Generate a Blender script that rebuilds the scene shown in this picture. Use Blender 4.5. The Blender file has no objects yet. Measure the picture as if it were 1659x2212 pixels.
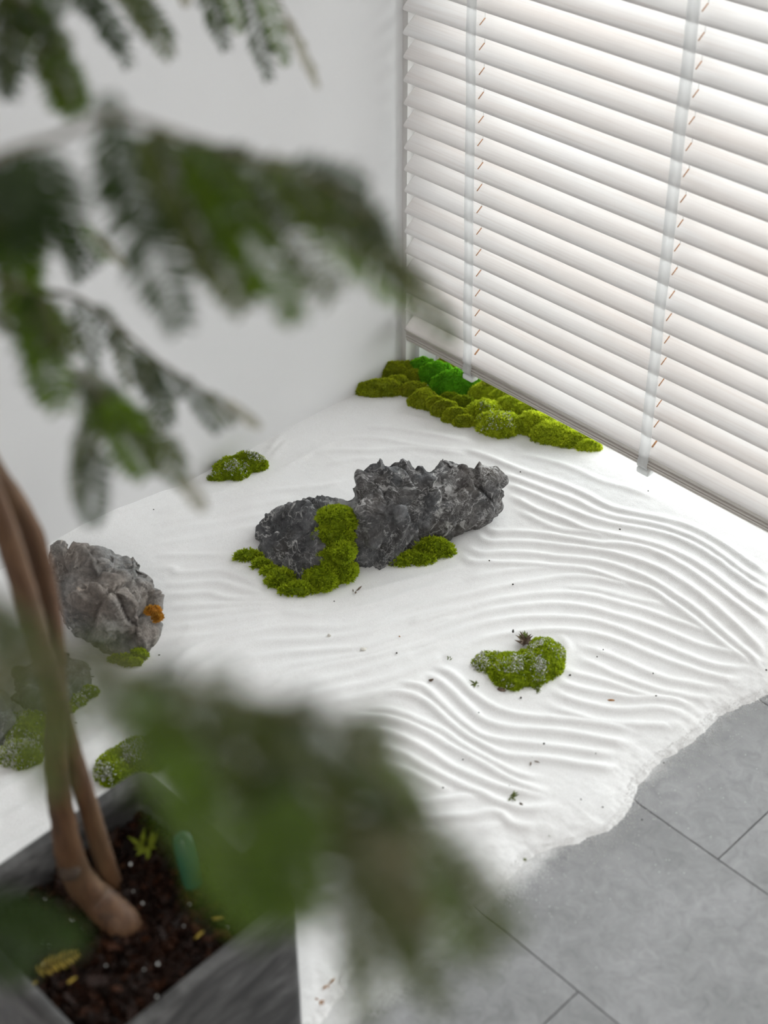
import bpy, bmesh, math, random
import numpy as np
from mathutils import Vector, Matrix, noise as mnoise

S = bpy.context.scene
COL = S.collection
random.seed(7)
rng = np.random.default_rng(7)

# ------------------------------------------------------------------ camera
RES = (1659, 2212)
FPX, CX, CY = 3091.0, 829.5, 1106.0
CAMR = np.array([[0.69343031, 0.72051399, -0.00374183],
                 [0.44244041, -0.42989667, -0.78704214],
                 [-0.56868348, 0.54410334, -0.61688789]])     # rows: image right, image down, view direction
CAMC = np.array([1.83300839, -1.80532832, 1.635])
cam_data = bpy.data.cameras.new('camera')
cam_data.sensor_fit = 'VERTICAL'
cam_data.sensor_height = 36.0
cam_data.sensor_width = 27.0
cam_data.lens = FPX * 36.0 / RES[1]
cam_data.clip_start = 0.02
cam_data.dof.use_dof = True
cam_data.dof.focus_distance = 2.60
cam_data.dof.aperture_fstop = 2.8
cam_data.dof.aperture_blades = 9
cam = bpy.data.objects.new('camera', cam_data)
COL.objects.link(cam)
m = Matrix.Identity(4)
for i in range(3):
    m[i][0] = CAMR[0][i]; m[i][1] = -CAMR[1][i]; m[i][2] = -CAMR[2][i]; m[i][3] = CAMC[i]
cam.matrix_world = m
S.camera = cam

# ------------------------------------------------------------------ sky, lights, exposure
world = bpy.data.worlds.new('overcast_sky')
S.world = world
world.use_nodes = True
bg = world.node_tree.nodes['Background']
bg.inputs[0].default_value = (0.965, 0.975, 1.0, 1)
bg.inputs[1].default_value = 8.6

def area_light(name, loc, target, sx, sy, power, color):
    d = bpy.data.lights.new(name, 'AREA')
    d.shape = 'RECTANGLE'; d.size = sx; d.size_y = sy; d.energy = power; d.color = color
    o = bpy.data.objects.new(name, d); COL.objects.link(o)
    o.location = loc
    o.rotation_euler = (Vector(target) - Vector(loc)).to_track_quat('-Z', 'Y').to_euler()
    return o
pl = area_light('window_portal', (1.305, 0.15, 1.28), (1.305, -2, 1.28), 2.58, 2.44, 1, (1, 1, 1))   # portal: guides sky sampling only
pl.data.cycles.is_portal = True
area_light('room_fill_light', (3.0, -3.2, 2.68), (3.0, -3.2, 0), 2.2, 2.2, 62, (1.0, 0.97, 0.94))  # added fill light, out of view, brightens the blind and walls

S.view_settings.view_transform = 'Standard'
S.view_settings.look = 'None'
S.view_settings.gamma = 1.0
S.view_settings.use_curve_mapping = False
S.view_settings.exposure = 0.0
S.cycles.use_denoising = True
S.cycles.max_bounces = 10
S.cycles.transparent_max_bounces = 16
S.cycles.sample_clamp_indirect = 6.0

# ------------------------------------------------------------------ helpers
def ray(px, py):
    return CAMR.T @ np.array([px - CX, py - CY, FPX])
def W(px, py, z=0.0):            # a point on the level plane at height z
    d = ray(px, py); t = (z - CAMC[2]) / d[2]
    return CAMC + t * d
def PT(px, py, d):               # a point at distance d along the view axis
    return CAMC + ray(px, py) * (d / FPX)
def depth(p):
    return float(CAMR[2] @ (np.asarray(p) - CAMC))
RIGHT = np.array([CAMR[0][0], CAMR[0][1], 0]); RIGHT /= np.linalg.norm(RIGHT)
FWD = np.array([-RIGHT[1], RIGHT[0], 0])

def tag(o, label=None, cat=None, group=None, kind=None):
    if label: o['label'] = label
    if cat: o['category'] = cat
    if group: o['group'] = group
    if kind: o['kind'] = kind
    return o
def link(name, me, mat=None, parent=None):
    o = bpy.data.objects.new(name, me); COL.objects.link(o)
    if mat is not None and len(me.materials) == 0: me.materials.append(mat)
    if parent is not None: o.parent = parent
    return o
def empty(name, loc):
    o = bpy.data.objects.new(name, None); COL.objects.link(o)
    o.location = Vector(loc); o.empty_display_size = 0.05
    bpy.context.view_layer.update()
    return o
def set_parent(o, p):            # parent while keeping the child's world place (parents are only translated)
    o.parent = p
    o.matrix_parent_inverse = Matrix.Translation(-Vector(p.location))
    return o
def mesh_np(name, verts, faces, smooth=False):
    verts = np.asarray(verts, dtype=np.float32)
    me = bpy.data.meshes.new(name)
    if isinstance(faces, np.ndarray):
        k = faces.shape[1]; nf = faces.shape[0]
        me.vertices.add(len(verts)); me.vertices.foreach_set('co', verts.ravel())
        me.loops.add(nf * k); me.loops.foreach_set('vertex_index', faces.astype(np.int32).ravel())
        me.polygons.add(nf); me.polygons.foreach_set('loop_start', np.arange(0, nf * k, k, dtype=np.int32))
        me.update(calc_edges=True)
    else:
        me.from_pydata([tuple(v) for v in verts], [], faces); me.update()
    if smooth: me.polygons.foreach_set('use_smooth', np.ones(len(me.polygons), dtype=bool))
    return me
def bm_mesh(name, bm, smooth=False):
    me = bpy.data.meshes.new(name); bm.to_mesh(me); bm.free()
    if smooth: me.polygons.foreach_set('use_smooth', np.ones(len(me.polygons), dtype=bool))
    return me
def bm_box(bm, a, b, bevel=0.0):
    r = bmesh.ops.create_cube(bm, size=1.0)
    vs = r['verts']
    c = [(a[i] + b[i]) / 2 for i in range(3)]; s = [abs(b[i] - a[i]) for i in range(3)]
    for v in vs: v.co = Vector((v.co.x * s[0] + c[0], v.co.y * s[1] + c[1], v.co.z * s[2] + c[2]))
    if bevel > 0:
        es = list({e for v in vs for e in v.link_edges})
        bmesh.ops.bevel(bm, geom=es, offset=bevel, segments=2, affect='EDGES', profile=0.5)
def box(name, a, b, mat, parent=None, bevel=0.0):
    bm = bmesh.new(); bm_box(bm, a, b, bevel)
    return link(name, bm_mesh(name, bm), mat, parent)
def extrude_x(name, prof, x0, x1):    # closed profile of (y, z) swept along x
    n = len(prof)
    v = [(x0, y, z) for y, z in prof] + [(x1, y, z) for y, z in prof]
    f = [(i, (i + 1) % n, n + (i + 1) % n, n + i) for i in range(n)] + [tuple(range(n - 1, -1, -1)), tuple(range(n, 2 * n))]
    bm = bmesh.new()
    bv = [bm.verts.new(p) for p in v]
    for q in f: bm.faces.new([bv[i] for i in q])
    bmesh.ops.recalc_face_normals(bm, faces=bm.faces)
    return bm_mesh(name, bm)
def catmull(pts, step):
    P = np.asarray(pts, float)
    if len(P) < 3:
        n = max(2, int(np.linalg.norm(P[-1] - P[0]) / step)); t = np.linspace(0, 1, n)[:, None]
        return P[0] * (1 - t) + P[-1] * t
    Q = np.vstack([2 * P[0] - P[1], P, 2 * P[-1] - P[-2]])
    out = []
    for i in range(1, len(Q) - 2):
        n = max(2, int(np.linalg.norm(Q[i + 1] - Q[i]) / step))
        t = np.linspace(0, 1, n, endpoint=False)[:, None]
        a, b, c, d = Q[i - 1], Q[i], Q[i + 1], Q[i + 2]
        out.append(0.5 * ((2 * b) + (c - a) * t + (2 * a - 5 * b + 4 * c - d) * t ** 2 + (-a + 3 * b - 3 * c + d) * t ** 3))
    out.append(P[-1:]); return np.vstack(out)
def tube(pts, radii, nseg=10, step=0.01, rough=0.0):
    pts = np.asarray(pts, float)
    C = catmull(np.hstack([pts, np.asarray(radii, float)[:, None]]), step)
    c, r = C[:, :3], np.maximum(C[:, 3], 1e-4)
    T = np.gradient(c, axis=0); T /= np.linalg.norm(T, axis=1)[:, None] + 1e-9
    up = np.array([0.3, 0.2, 1.0]) if abs(T[0][2]) < .8 else np.array([1.0, 0.2, 0.1])
    V = []; n = len(c)
    for i in range(n):
        a = np.cross(T[i], up); a /= np.linalg.norm(a); b = np.cross(T[i], a); up = np.cross(a, T[i]); 
        for k in range(nseg):
            th = 2 * math.pi * k / nseg
            rr = r[i]
            if rough: rr *= 1 + rough * mnoise.noise(Vector(c[i] * 60) + Vector((math.cos(th), math.sin(th), 0)) * 1.2)
            V.append(c[i] + rr * (math.cos(th) * a + math.sin(th) * b))
    F = [(i * nseg + k, i * nseg + (k + 1) % nseg, (i + 1) * nseg + (k + 1) % nseg, (i + 1) * nseg + k) for i in range(n - 1) for k in range(nseg)]
    F += [tuple(range(nseg - 1, -1, -1)), tuple(range((n - 1) * nseg, n * nseg))]
    return V, F
def join_vf(parts):
    V, F = [], []
    for v, f in parts:
        o = len(V); V += list(v); F += [tuple(i + o for i in q) for q in f]
    return V, F

# ------------------------------------------------------------------ materials
def new_mat(name):
    mt = bpy.data.materials.new(name); mt.use_nodes = True
    nt = mt.node_tree; return mt, nt, nt.nodes['Principled BSDF']
def N(nt, t, **kw):
    n = nt.nodes.new(t)
    for k, v in kw.items(): setattr(n, k, v)
    return n
def coords(nt, kind='Object', scale=(1, 1, 1)):
    tc = N(nt, 'ShaderNodeTexCoord'); mp = N(nt, 'ShaderNodeMapping'); mp.inputs['Scale'].default_value = scale
    nt.links.new(tc.outputs[kind], mp.inputs[0]); return mp.outputs[0]
def geo_pos(nt):
    return N(nt, 'ShaderNodeNewGeometry').outputs['Position']
def noise_n(nt, vec, scale, detail=4, rough=0.55, dist=0.0):
    n = N(nt, 'ShaderNodeTexNoise'); n.inputs['Scale'].default_value = scale; n.inputs['Detail'].default_value = detail
    n.inputs['Roughness'].default_value = rough; n.inputs['Distortion'].default_value = dist
    if vec is not None: nt.links.new(vec, n.inputs['Vector'])
    return n.outputs['Fac']
def ramp(nt, fac, stops):
    r = N(nt, 'ShaderNodeValToRGB'); e = r.color_ramp.elements
    while len(e) > 1: e.remove(e[-1])
    e[0].position = stops[0][0]; e[0].color = (*stops[0][1], 1)
    for p, c in stops[1:]:
        q = e.new(p); q.color = (*c, 1)
    nt.links.new(fac, r.inputs[0]); return r.outputs[0]
def mixc(nt, fac, a, b, mode='MIX'):
    n = N(nt, 'ShaderNodeMix', data_type='RGBA', blend_type=mode)
    for sock, v in ((n.inputs[0], fac), (n.inputs[6], a), (n.inputs[7], b)):
        if isinstance(v, (int, float)): sock.default_value = v
        elif isinstance(v, tuple): sock.default_value = (*v, 1)
        else: nt.links.new(v, sock)
    return n.outputs[2]
def math_n(nt, op, a, b=None, clamp=False):
    n = N(nt, 'ShaderNodeMath', operation=op, use_clamp=clamp)
    for i, v in enumerate((a, b)):
        if v is None: continue
        if isinstance(v, (int, float)): n.inputs[i].default_value = v
        else: nt.links.new(v, n.inputs[i])
    return n.outputs[0]
def bump(nt, bs, h, strength=0.3, dist=0.01, normal=None):
    b = N(nt, 'ShaderNodeBump'); b.inputs['Strength'].default_value = strength; b.inputs['Distance'].default_value = dist
    nt.links.new(h, b.inputs['Height'])
    if normal is not None: nt.links.new(normal, b.inputs['Normal'])
    nt.links.new(b.outputs[0], bs.inputs['Normal']); return b.outputs[0]
def plain(name, col, rough=0.6, var=0.0, scale=20, metallic=0.0, spec=None, bmp=0.0):
    mt, nt, bs = new_mat(name)
    bs.inputs['Roughness'].default_value = rough; bs.inputs['Metallic'].default_value = metallic
    if spec is not None: bs.inputs['Specular IOR Level'].default_value = spec
    v = coords(nt); f = noise_n(nt, v, scale)
    lo = tuple(max(0, c * (1 - var)) for c in col); hi = tuple(min(1, c * (1 + var)) for c in col)
    nt.links.new(ramp(nt, f, [(0.3, lo), (0.7, hi)]), bs.inputs['Base Color'])
    if bmp: bump(nt, bs, noise_n(nt, v, scale * 6), bmp, 0.003)
    return mt

M_wall = plain('wall_plaster', (0.74, 0.735, 0.735), 0.85, 0.015, 3, bmp=0.03)
M_ceil = plain('ceiling_paint', (0.8, 0.8, 0.79), 0.9, 0.01, 3)
M_trim = plain('window_trim_grey', (0.70, 0.68, 0.66), 0.5, 0.03, 8)
M_jamb = plain('jamb_white', (0.8, 0.81, 0.82), 0.4, 0.02, 8)
M_dark = plain('frame_bronze', (0.055, 0.05, 0.055), 0.4, 0.15, 30)
M_out = plain('pavement_outside', (0.6, 0.6, 0.58), 0.9, 0.1, 3)

mt, nt, bs = new_mat('window_glass'); M_glass = mt
for n in (bs,): nt.nodes.remove(n)
tr = N(nt, 'ShaderNodeBsdfTransparent'); gl = N(nt, 'ShaderNodeBsdfGlossy'); gl.inputs['Roughness'].default_value = 0.02
mx = N(nt, 'ShaderNodeMixShader'); fr = N(nt, 'ShaderNodeFresnel'); fr.inputs[0].default_value = 1.45
tr.inputs[0].default_value = (0.96, 0.98, 0.97, 1)
nt.links.new(fr.outputs[0], mx.inputs[0]); nt.links.new(tr.outputs[0], mx.inputs[1]); nt.links.new(gl.outputs[0], mx.inputs[2])
nt.links.new(mx.outputs[0], nt.nodes['Material Output'].inputs[0])

# white-washed wood for the slats: long grain along x
mt, nt, bs = new_mat('whitewashed_wood'); M_slat = mt
tc = N(nt, 'ShaderNodeTexCoord'); oi = N(nt, 'ShaderNodeObjectInfo')
add = N(nt, 'ShaderNodeVectorMath', operation='ADD'); sc = N(nt, 'ShaderNodeVectorMath', operation='SCALE')
cmb = N(nt, 'ShaderNodeCombineXYZ')
for i in range(3): nt.links.new(oi.outputs['Random'], cmb.inputs[i])
nt.links.new(cmb.outputs[0], sc.inputs[0]); sc.inputs['Scale'].default_value = 37.0
nt.links.new(tc.outputs['Object'], add.inputs[0]); nt.links.new(sc.outputs[0], add.inputs[1])
mp = N(nt, 'ShaderNodeMapping'); mp.inputs['Scale'].default_value = (5, 260, 260); nt.links.new(add.outputs[0], mp.inputs[0])
mp2 = N(nt, 'ShaderNodeMapping'); mp2.inputs['Scale'].default_value = (2.2, 22, 22); nt.links.new(add.outputs[0], mp2.inputs[0])
g1 = noise_n(nt, mp.outputs[0], 1.0, 5, 0.65, 0.4); g2 = noise_n(nt, mp2.outputs[0], 1.0, 3, 0.5, 0.6)
c1 = ramp(nt, g1, [(0.30, (0.82, 0.79, 0.775)), (0.5, (0.885, 0.87, 0.865)), (0.75, (0.91, 0.90, 0.895))])
c2 = ramp(nt, g2, [(0.35, (1, 1, 1)), (0.7, (0.965, 0.925, 0.90))])
nt.links.new(mixc(nt, 1.0, c1, c2, 'MULTIPLY'), bs.inputs['Base Color'])
bs.inputs['Roughness'].default_value = 0.45
bump(nt, bs, g1, 0.06, 0.001)
M_rail = plain('rail_shaded_taupe', (0.52, 0.485, 0.45), 0.45, 0.03, 30)  # shade of the down-leaning front face is put into this taupe
M_slot = plain('raw_wood_slot', (0.42, 0.21, 0.10), 0.8, 0.25, 200)
M_cord = plain('white_cord', (0.75, 0.75, 0.74), 0.7, 0.03, 200)
M_clip = plain('clear_white_plastic', (0.74, 0.755, 0.75), 0.3, 0.02, 40)

mt, nt, bs = new_mat('ladder_tape_cloth'); M_tape = mt      # thin sheer ribbon
v = coords(nt, 'Object', (900, 900, 300)); f = noise_n(nt, v, 1.0, 2)
nt.links.new(ramp(nt, f, [(0.3, (0.84, 0.85, 0.845)), (0.7, (0.89, 0.895, 0.89))]), bs.inputs['Base Color'])
bs.inputs['Roughness'].default_value = 0.7
tr = N(nt, 'ShaderNodeBsdfTransparent'); tl = N(nt, 'ShaderNodeBsdfTranslucent'); tl.inputs[0].default_value = (0.9, 0.9, 0.9, 1)
m1 = N(nt, 'ShaderNodeMixShader'); m1.inputs[0].default_value = 0.3
m2 = N(nt, 'ShaderNodeMixShader'); m2.inputs[0].default_value = 0.4
nt.links.new(bs.outputs[0], m1.inputs[1]); nt.links.new(tl.outputs[0], m1.inputs[2])
nt.links.new(m1.outputs[0], m2.inputs[1]); nt.links.new(tr.outputs[0], m2.inputs[2])
nt.links.new(m2.outputs[0], nt.nodes['Material Output'].inputs[0])

# fine white sand
mt, nt, bs = new_mat('white_sand'); M_sand = mt
p = geo_pos(nt); f1 = noise_n(nt, p, 700, 2, 0.6); f2 = noise_n(nt, p, 9, 4, 0.6); f3 = noise_n(nt, p, 1700, 1)
ca = ramp(nt, f1, [(0.3, (0.76, 0.748, 0.738)), (0.55, (0.85, 0.845, 0.842)), (0.8, (0.89, 0.887, 0.886))])
cb = ramp(nt, f2, [(0.35, (1, 1, 1)), (0.75, (0.97, 0.962, 0.958))])
nt.links.new(mixc(nt, 1.0, ca, cb, 'MULTIPLY'), bs.inputs['Base Color'])
bs.inputs['Roughness'].default_value = 0.9; bs.inputs['Specular IOR Level'].default_value = 0.2
bump(nt, bs, math_n(nt, 'ADD', f1, math_n(nt, 'MULTIPLY', f3, 0.5)), 0.35, 0.0012)

# stone-look vinyl tile with sand dust left along the edge of the bed
mt, nt, bs = new_mat('grey_stone_tile'); M_tile = mt
p = geo_pos(nt); oi = N(nt, 'ShaderNodeObjectInfo')
cmb = N(nt, 'ShaderNodeCombineXYZ')
for i in range(2): nt.links.new(math_n(nt, 'MULTIPLY', oi.outputs['Random'], 31.0), cmb.inputs[i])
av = N(nt, 'ShaderNodeVectorMath', operation='ADD'); nt.links.new(p, av.inputs[0]); nt.links.new(cmb.outputs[0], av.inputs[1])
q = av.outputs[0]
f1 = noise_n(nt, q, 7, 6, 0.62, 0.6); f2 = noise_n(nt, q, 38, 5, 0.7, 1.0); f3 = noise_n(nt, q, 2.2, 3, 0.5)
c1 = ramp(nt, f1, [(0.3, (0.235, 0.235, 0.24)), (0.52, (0.285, 0.285, 0.29)), (0.72, (0.33, 0.33, 0.335))])
c2 = ramp(nt, f2, [(0.30, (0.78, 0.78, 0.785)), (0.52, (1, 1, 1)), (0.72, (1.16, 1.16, 1.16))])
c = mixc(nt, 1.0, c1, c2, 'MULTIPLY')
c = mixc(nt, 1.0, c, ramp(nt, f3, [(0.35, (0.95, 0.95, 0.95)), (0.65, (1.05, 1.05, 1.05))]), 'MULTIPLY')
sep = N(nt, 'ShaderNodeSeparateXYZ'); nt.links.new(p, sep.inputs[0])
edge = math_n(nt, 'SUBTRACT', sep.outputs[0], 1.05)           # metres past the edge of the sand bed
near = math_n(nt, 'POWER', 2.718, math_n(nt, 'MULTIPLY', math_n(nt, 'MAXIMUM', edge, 0.0), -26.0))
d1 = noise_n(nt, p, 420, 2, 0.7); d2 = noise_n(nt, p, 26, 4, 0.65, 0.5)
dm = math_n(nt, 'MULTIPLY', near, math_n(nt, 'ADD', math_n(nt, 'MULTIPLY', d1, 1.3), math_n(nt, 'MULTIPLY', d2, 1.1)))
dm = N(nt, 'ShaderNodeMapRange'); dust = dm
src = math_n(nt, 'ADD', math_n(nt, 'MULTIPLY', near, 0.55), math_n(nt, 'ADD', math_n(nt, 'MULTIPLY', d1, 0.55), math_n(nt, 'MULTIPLY', d2, 0.45)))
nt.links.new(src, dm.inputs[0]); dm.inputs[1].default_value = 0.78; dm.inputs[2].default_value = 1.05; dm.inputs[3].default_value = 0; dm.inputs[4].default_value = 0.85
c = mixc(nt, dm.outputs[0], c, (0.75, 0.745, 0.74))
nt.links.new(c, bs.inputs['Base Color'])
bs.inputs['Roughness'].default_value = 0.5; bs.inputs['Specular IOR Level'].default_value = 0.35
bump(nt, bs, f2, 0.08, 0.002)
M_grout = plain('tile_joint', (0.07, 0.07, 0.072), 0.9, 0.1, 40)

def rock_mat(name, base, light, brown, vein_amt, white_amt, vein_scale=16.0, white_col=(0.62, 0.61, 0.6), patches=()):
    mt, nt, bs = new_mat(name)
    p = geo_pos(nt)
    n0 = N(nt, 'ShaderNodeTexNoise'); n0.inputs['Scale'].default_value = 9; n0.inputs['Detail'].default_value = 4
    nt.links.new(p, n0.inputs['Vector'])
    va = N(nt, 'ShaderNodeVectorMath', operation='SCALE'); va.inputs['Scale'].default_value = 0.08
    nt.links.new(n0.outputs['Color'], va.inputs[0])
    vb = N(nt, 'ShaderNodeVectorMath', operation='ADD'); nt.links.new(p, vb.inputs[0]); nt.links.new(va.outputs[0], vb.inputs[1])
    q = vb.outputs[0]
    f1 = noise_n(nt, q, 14, 6, 0.65); f2 = noise_n(nt, p, 90, 5, 0.7); f3 = noise_n(nt, p, 6, 3, 0.5)
    c = ramp(nt, f1, [(0.28, tuple(x * 0.6 for x in base)), (0.5, base), (0.72, light)])
    c = mixc(nt, math_n(nt, 'MULTIPLY', ramp(nt, f3, [(0.5, (0, 0, 0)), (0.68, (1, 1, 1))]), 0.55), c, brown)
    c = mixc(nt, 1.0, c, ramp(nt, f2, [(0.3, (0.62, 0.62, 0.62)), (0.55, (1, 1, 1)), (0.75, (1.35, 1.35, 1.35))]), 'MULTIPLY')
    hs = []
    for scl, wd, amt, off in ((vein_scale * 1.8, 0.02, 0.5, 5.3),):
        vo = N(nt, 'ShaderNodeTexVoronoi', feature='DISTANCE_TO_EDGE'); vo.inputs['Scale'].default_value = scl
        ad = N(nt, 'ShaderNodeVectorMath', operation='ADD'); ad.inputs[1].default_value = (off, off, off)
        nt.links.new(q, ad.inputs[0]); nt.links.new(ad.outputs[0], vo.inputs['Vector'])
        ln = N(nt, 'ShaderNodeMapRange'); nt.links.new(vo.outputs['Distance'], ln.inputs[0])
        ln.inputs[1].default_value = 0.0; ln.inputs[2].default_value = wd; ln.inputs[3].default_value = 1; ln.inputs[4].default_value = 0
        mk = ramp(nt, noise_n(nt, p, scl * 0.8 + off, 3, 0.6), [(0.48, (0, 0, 0)), (0.62, (1, 1, 1))])
        vm = math_n(nt, 'MULTIPLY', math_n(nt, 'MULTIPLY', ln.outputs[0], mk), amt * vein_amt)
        c = mixc(nt, vm, c, white_col)
    for scl, wd, amt, off in ((11.0, 0.013, 0.95, 3.1), (24.0, 0.015, 0.75, 8.7), (50.0, 0.018, 0.45, 1.9)):     # wandering hair veins
        ad = N(nt, 'ShaderNodeVectorMath', operation='ADD'); ad.inputs[1].default_value = (off, -off, off * .5)
        nt.links.new(q, ad.inputs[0])
        nv = noise_n(nt, ad.outputs[0], scl, 4, 0.6, 0.5)
        ln = N(nt, 'ShaderNodeMapRange'); nt.links.new(math_n(nt, 'ABSOLUTE', math_n(nt, 'SUBTRACT', nv, 0.5)), ln.inputs[0])
        ln.inputs[1].default_value = 0.0; ln.inputs[2].default_value = wd; ln.inputs[3].default_value = 1; ln.inputs[4].default_value = 0
        mk = ramp(nt, noise_n(nt, p, scl * 0.5 + off, 4, 0.65), [(0.43, (0, 0, 0)), (0.55, (1, 1, 1))])
        c = mixc(nt, math_n(nt, 'MULTIPLY', math_n(nt, 'MULTIPLY', ln.outputs[0], mk), amt * vein_amt), c, white_col)
    if white_amt > 0:
        w = noise_n(nt, q, 15, 6, 0.68, 0.8)
        wm = ramp(nt, w, [(0.70 - 0.14 * white_amt, (0, 0, 0)), (0.74 - 0.14 * white_amt, (1, 1, 1))])
        g = N(nt, 'ShaderNodeNewGeometry'); sp = N(nt, 'ShaderNodeSeparateXYZ'); nt.links.new(g.outputs['Position'], sp.inputs[0])
        hm = N(nt, 'ShaderNodeMapRange'); nt.links.new(sp.outputs[2], hm.inputs[0]); hm.inputs[1].default_value = 0.05; hm.inputs[2].default_value = 0.11
        c = mixc(nt, math_n(nt, 'MULTIPLY', math_n(nt, 'MULTIPLY', wm, hm.outputs[0]), 0.9), c, white_col)
    for (pc, pr, pcol) in patches:          # calcite patches at their own places
        dv = N(nt, 'ShaderNodeVectorMath', operation='DISTANCE'); nt.links.new(q, dv.inputs[0]); dv.inputs[1].default_value = tuple(pc)
        pm = N(nt, 'ShaderNodeMapRange'); nt.links.new(dv.outputs['Value'], pm.inputs[0]); pm.inputs[1].default_value = 0.0; pm.inputs[2].default_value = pr; pm.inputs[3].default_value = 1; pm.inputs[4].default_value = 0
        pn = noise_n(nt, q, 34, 7, 0.72, 0.6)
        pp = ramp(nt, math_n(nt, 'ADD', math_n(nt, 'MULTIPLY', pm.outputs[0], 0.42), pn), [(0.68, (0, 0, 0)), (0.73, (1, 1, 1))])
        c = mixc(nt, math_n(nt, 'MULTIPLY', pp, 0.92), c, pcol)
    nt.links.new(c, bs.inputs['Base Color'])
    bs.inputs['Roughness'].default_value = 0.75; bs.inputs['Specular IOR Level'].default_value = 0.35
    b1 = noise_n(nt, q, 45, 8, 0.75)
    mpn = N(nt, 'ShaderNodeMapping'); mpn.inputs['Scale'].default_value = (40, 40, 130); mpn.inputs['Rotation'].default_value = (0.5, 0.4, 0.3); nt.links.new(p, mpn.inputs[0])
    b2 = noise_n(nt, mpn.outputs[0], 1.0, 6, 0.7, 0.8)
    bump(nt, bs, math_n(nt, 'ADD', math_n(nt, 'ADD', b1, math_n(nt, 'MULTIPLY', f2, 0.5)), math_n(nt, 'MULTIPLY', b2, 0.6)), 0.85, 0.008)
    return mt
M_rock1 = rock_mat('veined_dark_limestone', (0.115, 0.116, 0.121), (0.25, 0.252, 0.26), (0.20, 0.165, 0.135), 1.0, 0.6, 26, patches=((W(1030, 1040, .135), .055, (0.66, 0.65, 0.64)), (W(1060, 1062, .105), .05, (0.6, 0.59, 0.58)), (W(820, 1040, .14), .06, (0.42, 0.42, 0.42))))
M_rock2 = rock_mat('craggy_grey_limestone', (0.24, 0.236, 0.232), (0.43, 0.425, 0.42), (0.25, 0.19, 0.15), 0.7, 0.35, 22, (0.52, 0.47, 0.42), patches=((W(240, 1255, .125), .035, (0.62, 0.52, 0.44)), (W(300, 1230, .105), .05, (0.70, 0.69, 0.67)), (W(312, 1285, .09), .035, (0.60, 0.50, 0.42)), (W(140, 1205, .105), .03, (0.5, 0.43, 0.35))))
M_rock3 = rock_mat('pale_grey_limestone', (0.20, 0.202, 0.207), (0.34, 0.342, 0.347), (0.21, 0.20, 0.18), 0.6, 0.3, 30)

def moss_mat(name, dark, mid, tip, dead=(0.16, 0.11, 0.05), dead_amt=0.25):
    mt, nt, bs = new_mat(name)
    at = N(nt, 'ShaderNodeAttribute', attribute_name='tip'); p = geo_pos(nt)
    c = ramp(nt, at.outputs['Fac'], [(0.0, dark), (0.5, mid), (1.0, tip)])
    f = noise_n(nt, p, 55, 4, 0.65); f2 = noise_n(nt, p, 16, 3, 0.6)
    c = mixc(nt, 1.0, c, ramp(nt, f, [(0.3, (0.72, 0.78, 0.7)), (0.7, (1.25, 1.2, 1.1))]), 'MULTIPLY')
    c = mixc(nt, math_n(nt, 'MULTIPLY', ramp(nt, f2, [(0.6, (0, 0, 0)), (0.7, (1, 1, 1))]), dead_amt), c, dead)
    nt.links.new(c, bs.inputs['Base Color']); bs.inputs['Roughness'].default_value = 0.7
    bs.inputs['Specular IOR Level'].default_value = 0.25
    tl = N(nt, 'ShaderNodeBsdfTranslucent'); nt.links.new(c, tl.inputs[0])
    mx = N(nt, 'ShaderNodeMixShader'); mx.inputs[0].default_value = 0.35
    nt.links.new(bs.outputs[0], mx.inputs[1]); nt.links.new(tl.outputs[0], mx.inputs[2])
    nt.links.new(mx.outputs[0], nt.nodes['Material Output'].inputs[0])
    return mt
MM = {
 'olive': moss_mat('moss_olive', (0.12, 0.145, 0.010), (0.34, 0.40, 0.016), (0.56, 0.62, 0.035), dead_amt=0.2),
 'green': moss_mat('moss_bright_green', (0.05, 0.17, 0.006), (0.15, 0.50, 0.012), (0.34, 0.74, 0.04), dead_amt=0.05),
 'lime': moss_mat('moss_lime', (0.16, 0.19, 0.012), (0.46, 0.56, 0.018), (0.70, 0.78, 0.06), dead_amt=0.3),
 'mid': moss_mat('moss_mid_green', (0.085, 0.12, 0.007), (0.28, 0.38, 0.010), (0.50, 0.60, 0.03), dead_amt=0.15),
 'rust': moss_mat('lichen_rust', (0.2, 0.09, 0.012), (0.50, 0.22, 0.03), (0.65, 0.36, 0.06), dead_amt=0.1),
}
M_dust = plain('sand_dust_on_moss', (0.72, 0.71, 0.69), 0.9, 0.05, 300)

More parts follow.
